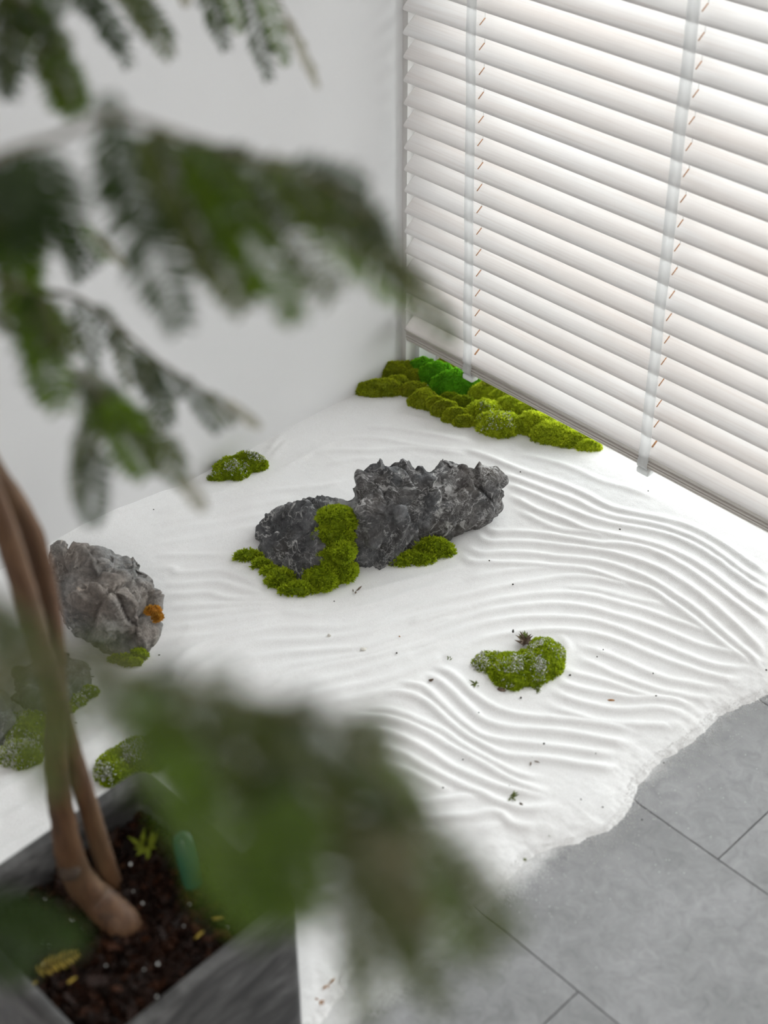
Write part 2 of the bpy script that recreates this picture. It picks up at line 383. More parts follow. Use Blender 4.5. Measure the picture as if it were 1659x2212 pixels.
def leaf_mat(name, a, b, trans, tw):
    mt, nt, bs = new_mat(name)
    p = geo_pos(nt); f = noise_n(nt, p, 60, 3)
    col = ramp(nt, f, [(0.3, a), (0.7, b)])
    nt.links.new(col, bs.inputs['Base Color']); bs.inputs['Roughness'].default_value = 0.45
    bs.inputs['Specular IOR Level'].default_value = 0.3
    tl = N(nt, 'ShaderNodeBsdfTranslucent'); tl.inputs[0].default_value = (*trans, 1)
    mx = N(nt, 'ShaderNodeMixShader'); mx.inputs[0].default_value = tw
    nt.links.new(bs.outputs[0], mx.inputs[1]); nt.links.new(tl.outputs[0], mx.inputs[2])
    nt.links.new(mx.outputs[0], nt.nodes['Material Output'].inputs[0])
    return mt
M_leaf = [leaf_mat('leaf_green_shaded', (0.013, 0.029, 0.0035), (0.023, 0.044, 0.005), (0.03, 0.075, 0.002), 0.2),  # the leaf green with shade put into the colour
          leaf_mat('leaf_green_lit', (0.045, 0.085, 0.003), (0.068, 0.118, 0.004), (0.14, 0.25, 0.003), 0.35),  # the leaf green with light shining through put into the colour
          leaf_mat('leaf_olive_green', (0.042, 0.058, 0.010), (0.06, 0.078, 0.014), (0.10, 0.13, 0.010), 0.3),
          leaf_mat('leaf_pale_tip_haze', (0.16, 0.155, 0.09), (0.22, 0.205, 0.125), (0.33, 0.30, 0.16), 0.4)]  # pale tips; on the near frond its beige paints the blurred haze
M_stem = plain('leaf_stalk', (0.09, 0.075, 0.03), 0.6, 0.2, 80)

mt, nt, bs = new_mat('trunk_bark'); M_bark = mt
v = coords(nt, 'Object', (70, 70, 9)); f = noise_n(nt, v, 1.0, 5, 0.65, 0.4); v2 = coords(nt, 'Object', (14, 14, 5)); f2 = noise_n(nt, v2, 1.0, 3)
c = ramp(nt, f, [(0.3, (0.045, 0.02, 0.008)), (0.5, (0.095, 0.044, 0.018)), (0.75, (0.175, 0.094, 0.044))])
c = mixc(nt, ramp(nt, f2, [(0.45, (0, 0, 0)), (0.7, (0.55, 0.55, 0.55))]), c, (0.13, 0.095, 0.05))
nt.links.new(c, bs.inputs['Base Color']); bs.inputs['Roughness'].default_value = 0.65
bump(nt, bs, f, 0.3, 0.002)
M_knot = plain('dark_knot', (0.05, 0.032, 0.02), 0.85, 0.3, 120)

# planter: brushed charcoal concrete
mt, nt, bs = new_mat('brushed_charcoal_concrete'); M_pot = mt
v = coords(nt, 'Object', (7, 7, 26)); f = noise_n(nt, v, 1.0, 6, 0.7, 1.2); f2 = noise_n(nt, coords(nt), 60, 4)
c = ramp(nt, f, [(0.3, (0.022, 0.021, 0.021)), (0.48, (0.055, 0.053, 0.052)), (0.6, (0.11, 0.107, 0.105)), (0.76, (0.24, 0.235, 0.23))])
nt.links.new(c, bs.inputs['Base Color']); bs.inputs['Roughness'].default_value = 0.55
bump(nt, bs, math_n(nt, 'ADD', f, math_n(nt, 'MULTIPLY', f2, 0.3)), 0.25, 0.004)
M_pot_in = plain('planter_inside', (0.03, 0.03, 0.031), 0.8, 0.2, 40)
M_soil = plain('dark_soil', (0.012, 0.008, 0.006), 0.95, 0.4, 80)
mt, nt, bs = new_mat('bark_chip'); M_chip = mt
at = N(nt, 'ShaderNodeAttribute', attribute_name='tip')
c = ramp(nt, at.outputs['Fac'], [(0.0, (0.006, 0.0025, 0.0015)), (0.5, (0.016, 0.0058, 0.003)), (0.85, (0.04, 0.014, 0.006)), (1.0, (0.075, 0.033, 0.013))])
f = noise_n(nt, geo_pos(nt), 150, 4); c = mixc(nt, 1.0, c, ramp(nt, f, [(0.3, (0.6, 0.6, 0.6)), (0.7, (1.3, 1.3, 1.3))]), 'MULTIPLY')
nt.links.new(c, bs.inputs['Base Color']); bs.inputs['Roughness'].default_value = 0.6; bs.inputs['Specular IOR Level'].default_value = 0.12
M_perl = plain('white_perlite', (0.7, 0.7, 0.68), 0.8, 0.05, 200)
M_yel = plain('yellow_dead_leaf', (0.32, 0.22, 0.02), 0.6, 0.15, 120)
M_orange = plain('orange_dead_leaf', (0.36, 0.16, 0.04), 0.6, 0.2, 120)
M_crumb = plain('dark_crumb', (0.035, 0.028, 0.02), 0.8, 0.3, 200)
M_twig = plain('grey_brown_twig', (0.13, 0.09, 0.06), 0.8, 0.3, 150)
M_sprig = plain('green_sprig', (0.11, 0.14, 0.02), 0.7, 0.3, 150)
M_teal = plain('teal_plastic', (0.01, 0.095, 0.075), 0.25, 0.05, 20)
M_peb = plain('cream_pebble', (0.72, 0.69, 0.63), 0.6, 0.1, 80)

# ------------------------------------------------------------------ the setting
WX = 0.010                       # face of the left wall
tag(box('wall_left', (WX - 0.15, -5.2, -0.02), (WX, 0.2, 2.72), M_wall), kind='structure')
# window wall: opening x .01 - 2.6, z 0 - 2.5 ; solid to the right and above
bm = bmesh.new(); bm_box(bm, (2.6, 0.0, -0.02), (5.2, 0.16, 2.72)); bm_box(bm, (WX, 0.0, 2.5), (2.6, 0.16, 2.72))
tag(link('wall_window', bm_mesh('wall_window', bm), M_wall), kind='structure')
tag(box('wall_back', (WX - 0.15, -5.35, -0.02), (5.35, -5.2, 2.72), M_wall), kind='structure')
tag(box('wall_right', (5.2, -5.2, -0.02), (5.35, 0.16, 2.72), M_wall), kind='structure')
tag(box('ceiling', (WX - 0.15, -5.2, 2.72), (5.2, 0.16, 2.86), M_ceil), kind='structure')
tag(box('trim_1', (WX, -0.008, 0.0), (0.0225, 0.020, 2.5), M_trim), kind='structure')
tag(box('trim_2', (WX, 0.020, 0.0), (0.034, 0.07, 2.5), M_jamb), kind='structure')
win = empty('window_1', (1.3, 0.09, 0)); tag(win, kind='structure')
bm = bmesh.new()
bm_box(bm, (WX, 0.088, 0.0), (2.6, 0.150, 0.016), 0.002); bm_box(bm, (WX, 0.088, 2.44), (2.6, 0.150, 2.5), 0.003)
bm_box(bm, (WX, 0.0885, 0.016), (0.075, 0.1495, 2.44), 0.003); bm_box(bm, (2.545, 0.0885, 0.016), (2.6, 0.1495, 2.44), 0.003)
bm_box(bm, (1.28, 0.0885, 0.016), (1.33, 0.1495, 2.44), 0.003)
set_parent(link('window_frame', bm_mesh('window_frame', bm), M_dark), win)
for i, (a, b) in enumerate(((0.075, 1.28), (1.33, 2.545))):
    set_parent(box('window_pane', (a, 0.117, 0.016), (b, 0.123, 2.44), M_glass), win)
tag(box('ground_outside', (-3, 0.16, -0.12), (6, 5, -0.05), M_out), kind='structure')

# floor: slab with every tile a piece of its own
floor = box('floor', (WX - 0.1, -5.2, -0.12), (5.2, 0.16, -0.006), M_grout); tag(floor, kind='structure')
TL, TWD, G = 0.6096, 0.3048, 0.0008
bm = bmesh.new(); bm_box(bm, (-TL / 2 + G, -TWD / 2 + G, -0.006), (TL / 2 - G, TWD / 2 - G, 0.0), 0.0009)
tile_me = bm_mesh('floor_tile', bm); tile_me.materials.append(M_tile)
for j in range(-1, 8):
    yc = -0.5765 - TWD * (j - 1) - TWD / 2 
    y0, y1 = yc - TWD / 2, yc + TWD / 2
    if y1 > 0.05: continue
    off = 0.0 if (j % 2 == 0) else TL / 2
    for i in range(-2, 5):
        xc = 1.2275 + TL * (i - 0.5) - off
        if xc - TL / 2 < WX: continue
        t = link('floor_tile', tile_me, None, floor); t.location = (xc, yc, 0)

# narrow cut row against the window frame
ys0, ys1 = 0.0331 + G, 0.0875
bm = bmesh.new(); bm_box(bm, (-TL / 2 + G, ys0, -0.006), (TL / 2 - G, ys1, 0.0), 0.0009)
cut_me = bm_mesh('floor_tile_cut', bm); cut_me.materials.append(M_tile)
for i in range(-1, 4):
    xc = 1.2275 + TL * (i - 0.5)
    if xc - TL / 2 < WX + 0.03 or xc + TL / 2 > 2.6: continue
    t = link('floor_tile', cut_me, None, floor); t.location = (xc, 0, 0)

# ------------------------------------------------------------------ venetian blind
blind = empty('venetian_blind', (1.2, -0.01, 2.42))
tag(blind, 'white-washed wooden venetian blind with cloth tapes hanging over the window', 'blind')
SK = -0.021                                   # the blind hangs a little out of square
TILT = math.radians(35)
SLATW, PITCH, Z0 = 0.050, 0.0430, 0.1312
XL, XR = 0.0405, 2.46
# slat profile: gently crowned, rounded edges, in its own (y, z) frame; origin at the room-side edge
def slat_profile():
    n = 9; top, bot = [], []
    for i in range(n):
        u = i / (n - 1); crown = 0.0011 * (1 - (2 * u - 1) ** 2)
        th = 0.0028 * (1 - abs(2 * u - 1) ** 8 * 0.75)
        top.append((u * SLATW, crown + th / 2)); bot.append((u * SLATW, crown - th / 2))
    pr = top + bot[::-1]
    c, s = math.cos(TILT), math.sin(TILT)
    return [(y * c - z * s, y * s + z * c) for y, z in pr]
def rounded_slat():
    pr = slat_profile(); n = len(pr)
    xs = [(0.0, 0.80), (0.0008, 0.90), (0.0026, 0.97), (0.006, 1.0), (XR - XL - 0.006, 1.0), (XR - XL, 0.86)]
    cy = sum(p[0] for p in pr) / n; cz = sum(p[1] for p in pr) / n
    V = [(x, cy + (y - cy) * s, cz + (z - cz) * s) for x, s in xs for y, z in pr]
    F = [(k * n + i, k * n + (i + 1) % n, (k + 1) * n + (i + 1) % n, (k + 1) * n + i) for k in range(len(xs) - 1) for i in range(n)]
    F += [tuple(range(n - 1, -1, -1)), tuple(range((len(xs) - 1) * n, len(xs) * n))]
    bm = bmesh.new(); bv = [bm.verts.new(p) for p in V]
    for q in F: bm.faces.new([bv[i] for i in q])
    bmesh.ops.recalc_face_normals(bm, faces=bm.faces)
    return bm_mesh('slat', bm, True)
slat_me = rounded_slat(); slat_me.materials.append(M_slat)
TAPES = [(0.2175, -0.030), (0.653, -0.021), (1.090, -0.021), (1.528, -0.021), (1.966, -0.021), (2.38, -0.021)]
def tape_x(k, z): return TAPES[k][0] + TAPES[k][1] * (z - 0.16)
# little slot for the lift cord: raw wood edge
bm = bmesh.new()
u0, u1 = 0.0185, 0.0345
c, s = math.cos(TILT), math.sin(TILT)
def slat_pt(u, h): return (u * c - h * s, u * s + h * c)
for (a, b) in ((u0, u1),):
    w = 0.0008
    pts = []
    for h in (0.0018, 0.00285):
        for u, x in ((a, -w), (b, -w), (b, w), (a, w)):
            hh = h + 0.0011 * (1 - (2 * u / SLATW - 1) ** 2) * 0.4
            y, z = slat_pt(u, hh); pts.append((x, y, z))
    bv = [bm.verts.new(p) for p in pts]
    for q in ((3, 2, 1, 0), (4, 5, 6, 7), (0, 1, 5, 4), (1, 2, 6, 5), (2, 3, 7, 6), (3, 0, 4, 7)): bm.faces.new([bv[i] for i in q])
slot_me = bm_mesh('cord_slot', bm); slot_me.materials.append(M_slot)
nsl = 53
for k in range(1, nsl + 1):
    z = Z0 + k * PITCH
    x = XL + SK * (z - 0.13) * 0.9 + random.uniform(-0.0007, 0.0007)
    o = link('slat', slat_me); o.location = (x, -0.030, z); set_parent(o, blind)
    o.rotation_euler = (random.uniform(-0.025, 0.025), 0, 0)
    bpy_off = Vector((0, -0.030, z))
    if k <= 24:
        for tk in (0, 1, 2, 3):
            q = link('cord_slot', slot_me); q.parent = o
            q.location = (tape_x(tk, z) + 0.0042 + random.uniform(-0.0008, 0.0008) - x, 0, 0)
# bottom rail: tilted top, recessed front strip, fine ridges
prof = [(-0.031, Z0 + 0.0005), (-0.0312, Z0 - 0.0012), (-0.0235, 0.1185), (-0.0268, 0.1175), (-0.0268, 0.1150), (-0.0243, 0.1145),
        (-0.0243, 0.1118), (-0.0263, 0.1113), (-0.0263, 0.1085), (-0.0240, 0.1080), (-0.0240, 0.1055), (-0.0250, 0.1050), (-0.0240, 0.1020),
        (0.006, 0.1020), (0.014, 0.150), (0.012, 0.162)]
rail = link('bottom_rail', extrude_x('bottom_rail', prof, XL, XR), M_rail); set_parent(rail, blind)
topf = link('rail_face', slat_me); topf.location = (XL, -0.030, Z0 + 0.0008); set_parent(topf, blind)
for tk in (0, 1, 2, 3):
    q = link('cord_slot', slot_me); q.parent = topf; q.scale = (1.9, 1, 1)
    q.location = (tape_x(tk, Z0) + 0.0046 - XL, 0, 0)
# head rail up out of the picture carries the blind
hr = box('head_rail', (0.02, -0.045, 2.425), (2.47, 0.03, 2.5), M_jamb, None, 0.003); set_parent(hr, blind)
# ladder tapes, front and back, wrapped under the rail with a plastic clip
def ribbon(name, pts, w, th=0.0004):       # pts: (x, y, z)
    n = len(pts); V, F = [], []
    P = np.array(pts); T = np.gradient(P, axis=0); T[:, 0] = 0; T /= np.linalg.norm(T, axis=1)[:, None] + 1e-9
    Nn = np.stack([np.zeros(n), -T[:, 2], T[:, 1]], 1)
    for i in range(n):
        for sx, sn in ((-1, 0), (1, 0), (1, 1), (-1, 1)):
            V.append(P[i] + np.array([sx * w / 2, 0, 0]) + Nn[i] * th * sn)
    for i in range(n - 1):
        for k in range(4): F.append((i * 4 + k, i * 4 + (k + 1) % 4, (i + 1) * 4 + (k + 1) % 4, (i + 1) * 4 + k))
    F += [(3, 2, 1, 0), tuple(4 * (n - 1) + k for k in range(4))]
    bm = bmesh.new(); bv = [bm.verts.new(p) for p in V]
    for q in F: bm.faces.new([bv[i] for i in q])
    bmesh.ops.recalc_face_normals(bm, faces=bm.faces)
    return bm_mesh(name, bm, True)
for tk in range(len(TAPES)):
    pts = []
    z = 2.43
    while z > 0.19:
        pts.append((tape_x(tk, z) + 0.0007 * math.sin(z * 23 + tk), -0.0325 + 0.0005 * math.sin(z * 40), z)); z -= 0.0215
    X = tape_x(tk, 0.15)
    pts += [(X + .0005, -0.0325, 0.172), (X + .0015, -0.0330, 0.155), (X + .001, -0.0335, 0.140), (X, -0.0335, 0.1305), (X - .0015, -0.0290, 0.1235), (X - .003, -0.0290, 0.1150),
            (X - .003, -0.0300, 0.1075), (X - .003, -0.0280, 0.1010), (X - .003, -0.0220, 0.0995), (X - .002, -0.010, 0.1000)]
    t = link('ladder_tape', ribbon('ladder_tape', pts, 0.0222), M_tape); set_parent(t, blind)
    back = [(tape_x(tk, zz), 0.0125, zz) for zz in np.arange(2.43, 0.16, -0.03)]
    t2 = link('ladder_tape', ribbon('ladder_tape_rear', back, 0.0222), M_tape); set_parent(t2, blind)
    bm = bmesh.new(); bm_box(bm, (X - 0.0140, -0.030, 0.0875), (X + 0.0130, -0.0105, 0.0992), 0.0028)
    cl = link('tape_clip', bm_mesh('tape_clip', bm, True), M_clip); set_parent(cl, blind)
    V, F = tube([(tape_x(tk, 2.43) + 0.0046, -0.003, 2.43), (tape_x(tk, .12) + 0.0046, -0.003, 0.12)], [0.0006, 0.0006], 5, 0.5)
    cd = link('lift_cord', mesh_np('lift_cord', V, F), M_cord); set_parent(cd, blind)

# ------------------------------------------------------------------ raked sand
ZS = 0.012
R1 = (340, 850, 2.514); R2 = (1000, 880, 2.5175); R3 = (340, 1180, 2.514); R4 = (1000, 1180, 2.5175); R5 = (700, 1440, 2.514)
RIDGES = [
 (R2, 1.1, [(0,225),(120,262),(300,335),(430,380),(560,425),(680,480),(800,540),(950,575),(1100,605),(1250,650),(1400,730),(1550,830),(1659,905)]),
 (R2, .7, [(330,258),(480,292),(600,330),(760,400),(900,440),(1040,490)]),
 (R2, 1.1, [(195,355),(330,400),(450,445),(600,500),(720,560),(850,600),(1000,625),(1150,665),(1300,730),(1420,810),(1530,890),(1659,975)]),
 (R2, 1.1, [(240,415),(380,470),(500,520),(600,565),(720,610),(850,640),(1000,665),(1150,705),(1280,765),(1400,840),(1500,915),(1600,985),(1700,1040)]),
 (R2, 1.1, [(260,480),(400,555),(550,610),(680,665),(800,690),(950,720),(1080,755),(1220,815),(1330,880),(1430,955),(1530,1035),(1620,1095),(1700,1130)]),
 (R2, .8, [(300,560),(420,620),(540,665),(680,680),(820,705)]),
 (R2, 1.1, [(110,640),(170,675),(300,675),(450,690),(600,715),(740,740),(860,745),(980,765),(1100,810),(1230,880),(1350,965),(1460,1050),(1560,1125),(1659,1205)]),
 (R2, 1.1, [(80,690),(140,730),(260,730),(400,735),(540,755),(680,770),(800,790),(950,830),(1080,880),(1200,950),(1310,1030),(1420,1125),(1500,1195),(1580,1275),(1640,1345)]),
 (R2, 1.1, [(30,760),(100,795),(230,790),(380,795),(520,815),(660,825),(800,850),(920,890),(1050,950),(1170,1030),(1270,1100),(1380,1195),(1480,1280),(1560,1345),(1640,1425)]),
 (R2, 1.1, [(0,800),(50,840),(180,845),(340,850),(500,865),(640,875),(760,905),(860,940),(960,970),(1040,1000),(1130,1065),(1230,1135),(1340,1225),(1450,1315),(1500,1350),(1570,1395)]),
 (R2, .7, [(0,940),(150,905),(300,885),(430,870),(540,868)]),
 (R4, .9, [(-340,345),(-180,310),(0,270),(150,235),(300,205),(450,180),(570,165),(700,170),(830,195),(950,215)]),
 (R4, .6, [(550,220),(700,230),(850,265),(1000,300),(1130,325)]),
 (R4, .9, [(-340,420),(-160,385),(0,340),(150,300),(300,275),(450,258),(580,257),(720,275),(850,310),(1000,350),(1150,405),(1280,450),(1380,485)]),
 (R4, 1, [(-300,490),(-140,440),(0,395),(150,355),(300,330),(450,315),(580,320),(700,340),(830,375),(960,410),(1100,460),(1230,515),(1350,555),(1470,580),(1550,590)]),
 (R4, 1, [(-300,570),(-140,510),(0,455),(130,420),(270,395),(420,385),(560,388),(700,405),(830,440),(960,490),(1100,545),(1230,600),(1340,640),(1440,660),(1550,655)]),
 (R4, 1, [(-160,620),(-60,585),(0,550),(100,510),(200,485),(330,465),(450,455),(580,460),(700,475),(830,510),(950,555),(1080,610),(1200,655),(1320,695),(1430,720),(1530,730)]),
 (R4, .9, [(630,540),(750,575),(870,620),(1000,680),(1120,725),(1250,750),(1350,770),(1440,770)]),
 (R4, .9, [(610,605),(720,645),(830,695),(950,740),(1080,785),(1200,810),(1330,830),(1400,845)]),
 (R4, .9, [(550,660),(600,690),(720,720),(850,760),(960,800),(1090,830)]),
 (R4, 1, [(520,715),(570,755),(680,785),(800,805),(920,825),(1060,825),(1180,845),(1260,880),(1330,920)]),
 (R4, 1, [(490,780),(560,825),(660,855),(780,880),(900,890),(1040,880),(1180,905),(1250,940),(1300,975)]),
 (R4, 1, [(465,855),(510,885),(620,920),(720,950),(850,965),(1000,970),(1120,975),(1300,965)]),
 (R4, .7, [(540,620),(575,560),(545,500),(500,465)]),
 (R5, 1.2, [(600,-5),(650,15),(720,60),(790,130),(870,190),(960,235),(1080,265),(1220,280),(1400,298),(1560,320),(1690,345)]),
 (R5, 1.2, [(540,40),(620,75),(700,140),(780,220),(870,290),(980,325),(1120,340),(1300,355),(1450,380),(1600,410),(1690,425)]),
 (R5, 1.2, [(380,125),(430,95),(520,105),(590,150),(660,220),(750,300),(850,370),(960,400),(1100,415),(1260,435),(1400,455),(1500,470),(1600,470)]),
 (R5, 1.2, [(300,145),(400,140),(500,165),(590,220),(680,300),(770,370),(870,430),(980,480),(1100,490),(1250,505),(1400,530),(1550,545),(1610,525)]),
 (R5, 1, [(200,240),(330,230),(430,255),(560,312),(650,352),(760,430),(870,490),(980,550),(1080,590),(1190,605)]),
 (R5, 1.1, [(120,275),(210,265),(330,275),(450,310),(560,360),(660,420),(770,480),(880,540),(980,600),(1080,645),(1220,685)]),
 (R5, 1.1, [(180,350),(300,345),(400,375),(500,420),(600,480),(700,545),(800,590),(900,635),(1000,665),(1100,690),(1200,700)]),
 (R5, 1.1, [(240,430),(360,450),(460,490),(560,550),(660,600),(760,650),(860,690),(960,740),(1100,775),(1260,750)]),
 (R5, 1, [(300,520),(440,560),(540,610),(640,660),(700,670)]),
 (R5, 1, [(400,740),(560,735),(700,715),(850,695)]),
 (R5, 1, [(520,825),(660,815),(800,810),(900,790),(960,800),(1020,850),(1120,870),(1220,870)]),
 (R5, .8, [(800,880),(900,870),(980,840)]),
 (R5, .8, [(870,970),(950,970),(1010,950)]),
 (R5, 1, [(380,915),(470,910),(600,905),(650,900)]),
 (R5, .9, [(-60,470),(60,520),(160,590),(280,660)]), (R5, .9, [(-100,560),(40,610),(150,690),(280,750)]), (R5, .9, [(-150,640),(0,700),(120,780),(260,840)]),
 (R5, .7, [(1140,1050),(1260,1025)]),
 (R3, .8, [(0,60),(150,55),(300,50),(400,45)]),
 (R3, .9, [(0,130),(80,130),(110,150),(250,140),(350,135),(430,160),(520,195),(600,215)]),
 (R3, .9, [(60,205),(110,215),(250,200),(340,200),(430,225),(530,250),(620,255)]),
 (R3, .9, [(30,270),(150,265),(280,255),(340,275),(430,290),(540,280),(640,285)]),
 (R3, .8, [(60,335),(200,325),(350,320),(480,315),(640,310)]),
 (R3, .8, [(80,385),(220,375),(370,360),(500,345),(650,335)]),
 (R3, .9, [(80,445),(200,430),(340,410),(480,385),(650,360)]),
 (R3, .9, [(60,525),(170,495),(300,485),(420,465),(540,430),(650,395)]),
 (R3, .7, [(80,640),(180,560),(300,510),(430,480),(560,455),(680,440),(830,440),(980,440),(1100,425),(1250,385),(1400,330),(1530,290),(1659,270)]),
 (R3, .8, [(150,690),(200,660),(320,600),(430,555),(560,520),(700,510),(850,505),(1000,490),(1150,460),(1300,410),(1450,370),(1659,330)]),
 (R3, .9, [(290,700),(400,650),(500,610),(640,585),(800,570),(950,560),(1100,550),(1250,510),(1400,460),(1530,410),(1659,385)]),
 (R3, .8, [(460,720),(600,680),(730,645),(880,625),(1020,600),(1150,580),(1300,530),(1430,480),(1560,440)]),
 (R3, .8, [(600,770),(700,710),(830,665),(970,635),(1110,610),(1250,580),(1400,535),(1530,490)]),
 (R3, .8, [(680,800),(780,760),(920,720),(1060,690),(1200,650),(1350,600),(1480,550),(1600,500)]),
 (R3, .8, [(770,830),(900,790),(1050,760),(1200,730),(1350,680),(1480,630),(1600,570)]),
 (R3, .7, [(950,850),(1080,820),(1250,780),(1380,740),(1500,690)]),
 (R3, .6, [(660,350),(800,365),(950,360),(1100,330),(1250,290),(1400,240),(1659,185)]),
 (R3, .6, [(1100,250),(1300,200),(1450,160),(1659,110)]),
 (R1, .7, [(0,665),(150,620),(300,590),(450,560),(600,530),(750,515),(900,500),(1040,465)]),
 (R1, .7, [(0,730),(150,690),(300,660),(450,620),(600,595),(720,570)]),
 (R1, .7, [(0,780),(150,740),(300,710),(450,680),(620,650)]),
 (R1, .6, [(0,830),(150,800),(300,770),(430,740),(560,710)]),
 (R1, .7, [(650,410),(780,350),(900,290),(1000,255),(1100,240),(1250,250),(1400,280),(1550,300),(1659,305)]),
 (R1, .7, [(830,330),(950,310),(1100,310),(1250,305),(1400,290),(1550,310),(1659,320)]),
 (R1, .6, [(590,330),(650,250),(700,220)]), (R1, .6, [(600,370),(660,300),(720,250)]),
 (R1, .6, [(900,390),(1050,360),(1200,350)]),
 (R1, .8, [(1130,180),(1300,190),(1450,210),(1600,240),(1700,260)]),
 (R1, .6, [(1300,115),(1400,130),(1500,140)]),
 (R1, .6, [(-300,700),(-150,660),(0,610),(150,575),(300,545),(430,515)]),
 (R1, .6, [(0,885),(150,890),(300,880),(410,870)]),
]
GX0, GX1, GY0, GY1, GS = WX - 0.004, 1.20, -1.55, 0.086, 0.003
nx = int((GX1 - GX0) / GS) + 1; ny = int((GY1 - GY0) / GS) + 1
gx = GX0 + np.arange(nx) * GS; gy = GY0 + np.arange(ny) * GS
RG = np.zeros((ny, nx))
def paint(poly, amp, sig):
    K = int(3 * sig / GS) + 1
    L = len(poly)
    for i, (x, y) in enumerate(poly):
        e = min(1.0, (i + 1) / 10.0, (L - i) / 10.0)
        ix = int(round((x - GX0) / GS)); iy = int(round((y - GY0) / GS))
        a0, a1 = max(0, ix - K), min(nx, ix + K + 1); b0, b1 = max(0, iy - K), min(ny, iy + K + 1)
        if a0 >= a1 or b0 >= b1: continue
        d2 = (gx[a0:a1][None, :] - x) ** 2 + (gy[b0:b1][:, None] - y) ** 2
        h = amp * e * np.exp(-d2 / (2 * sig * sig))
        np.maximum(RG[b0:b1, a0:a1], h, out=RG[b0:b1, a0:a1])
for (ox, oy, s), amp, pts in RIDGES:
    wp = np.array([W(ox + a / s, oy + b / s, ZS)[:2] for a, b in pts])
    paint(catmull(wp, 0.003), 0.0041 * amp, 0.0060)
# extra rake lines beyond what the ridges above cover (under the leaves and left of the planter)
for k in range(11):
    x0 = 0.10 + 0.05 * k
    paint(catmull(np.array([(x0, -1.53), (x0 + 0.012, -1.35), (x0 + 0.03, -1.18), (x0 + 0.035, -0.99 - 0.012 * k)]), 0.003), 0.0032, 0.006)
XX, YY = np.meshgrid(gx, gy)
# height of the bed: thin raked layer, banked up on the left wall
wall_z = [(-2.0, .032), (-0.897, .033), (-0.858, .036), (-0.805, .038), (-0.758, .035), (-0.673, .025), (-0.638, .021), (-0.596, .013), (-0.50, .012), (-0.416, .010), (-0.321, .014), (-0.196, .013), (-0.122, .010), (0.1, .012)]
wz = np.interp(YY, [a for a, b in wall_z], [b for a, b in wall_z])
base = ZS + (wz - ZS) * np.exp(-np.maximum(XX - WX, 0) / 0.09)
low = np.array([[mnoise.noise(Vector((x * 9, y * 9, 0.3))) for x in gx[::4]] for y in gy[::4]])
low = np.repeat(np.repeat(low, 4, 0), 4, 1)[:ny, :nx]
ker = np.ones(7) / 7
low = np.apply_along_axis(lambda r: np.convolve(r, ker, 'same'), 1, low); low = np.apply_along_axis(lambda r: np.convolve(r, ker, 'same'), 0, low)
base = base + 0.0016 * low - 0.001
# banked around the two rocks and swept flat at the rim
EDGE = [(1.082, 0.09), (1.088, -0.15), (1.090, -0.2513), (1.064, -0.345), (1.066, -0.42), (1.057, -0.482), (1.062, -0.55), (1.088, -0.61), (1.0886, -0.653), (1.07, -0.70), (1.04, -0.755), (1.045, -0.82), (1.040, -0.855), (1.035, -0.93), (1.005, -1.0), (0.99, -1.045), (1.012, -1.10), (1.03, -1.16), (1.03, -1.6)]
ex = np.interp(YY, [b for a, b in EDGE][::-1], [a for a, b in EDGE][::-1])
fine = np.array([[mnoise.fractal(Vector((x * 42, y * 42, 4.1)), 0.8, 2.1, 4) for x in gx[::2]] for y in gy[::2]])
fine = np.repeat(np.repeat(fine, 2, 0), 2, 1)[:ny, :nx]
dist = ex - XX + 0.0045 * fine + 0.007 * low
ramp_e = np.clip(dist / 0.045, -0.6, 1.0)
rr_ = np.clip(dist / 0.075, 0, 1)
ZZ = np.where(ramp_e > 0, (base + RG * np.clip(dist / 0.05, 0, 1)) * (rr_ * (2 - rr_)) ** 0.85, ramp_e * 0.012)
ZZ += 0.0005 * fine * np.clip(dist / 0.03, 0, 1)
def sand_z(x, y):
    ix = int(np.clip(round((x - GX0) / GS), 0, nx - 1)); iy = int(np.clip(round((y - GY0) / GS), 0, ny - 1))
    return float(ZZ[iy, ix])
V = np.stack([XX, YY, ZZ], -1).reshape(-1, 3)
idx = np.arange(nx * ny).reshape(ny, nx)
F = np.stack([idx[:-1, :-1], idx[:-1, 1:], idx[1:, 1:], idx[1:, :-1]], -1).reshape(-1, 4)
keep = (ZZ.reshape(-1)[F] > -0.0035).any(1)
F = F[keep]
used = np.zeros(len(V), bool); used[F.ravel()] = True
rem = np.cumsum(used) - 1
sand = link('sand_bed', mesh_np('sand_bed', V[used], rem[F], True), M_sand)
tag(sand, 'bed of fine white sand raked into flowing ridges in the room corner', 'sand', kind='stuff')
# loose grains along the rim
gv, gf = [], []
n = 9000
ys = rng.uniform(-1.5, 0.02, n); off = np.abs(rng.normal(0, 0.016, n)) - 0.012 + (rng.random(n) < 0.12) * rng.exponential(0.035, n)
xs = np.interp(ys, [b for a, b in EDGE][::-1], [a for a, b in EDGE][::-1]) + off
sz = rng.uniform(0.0004, 0.0011, n); th = rng.uniform(0, 6.28, n)
tet = np.array([(1, 0, 0), (-.5, .87, 0), (-.5, -.87, 0), (0, 0, 1.2)])
cs, sn = np.cos(th), np.sin(th)
zz = np.array([max(0.0002, sand_z(x, y)) for x, y in zip(xs, ys)])
gv = np.stack([np.stack([xs + sz * (cs * t[0] - sn * t[1]), ys + sz * (sn * t[0] + cs * t[1]), zz + sz * t[2]], 1) for t in tet], 1).reshape(-1, 3)
b = np.arange(n)[:, None] * 4
gf = np.concatenate([b + np.array([[0, 1, 3]]), b + np.array([[1, 2, 3]]), b + np.array([[2, 0, 3]])], 0)
gr = link('sand_grains', mesh_np('sand_grains', gv, gf), M_sand, sand); gr['kind'] = 'stuff'

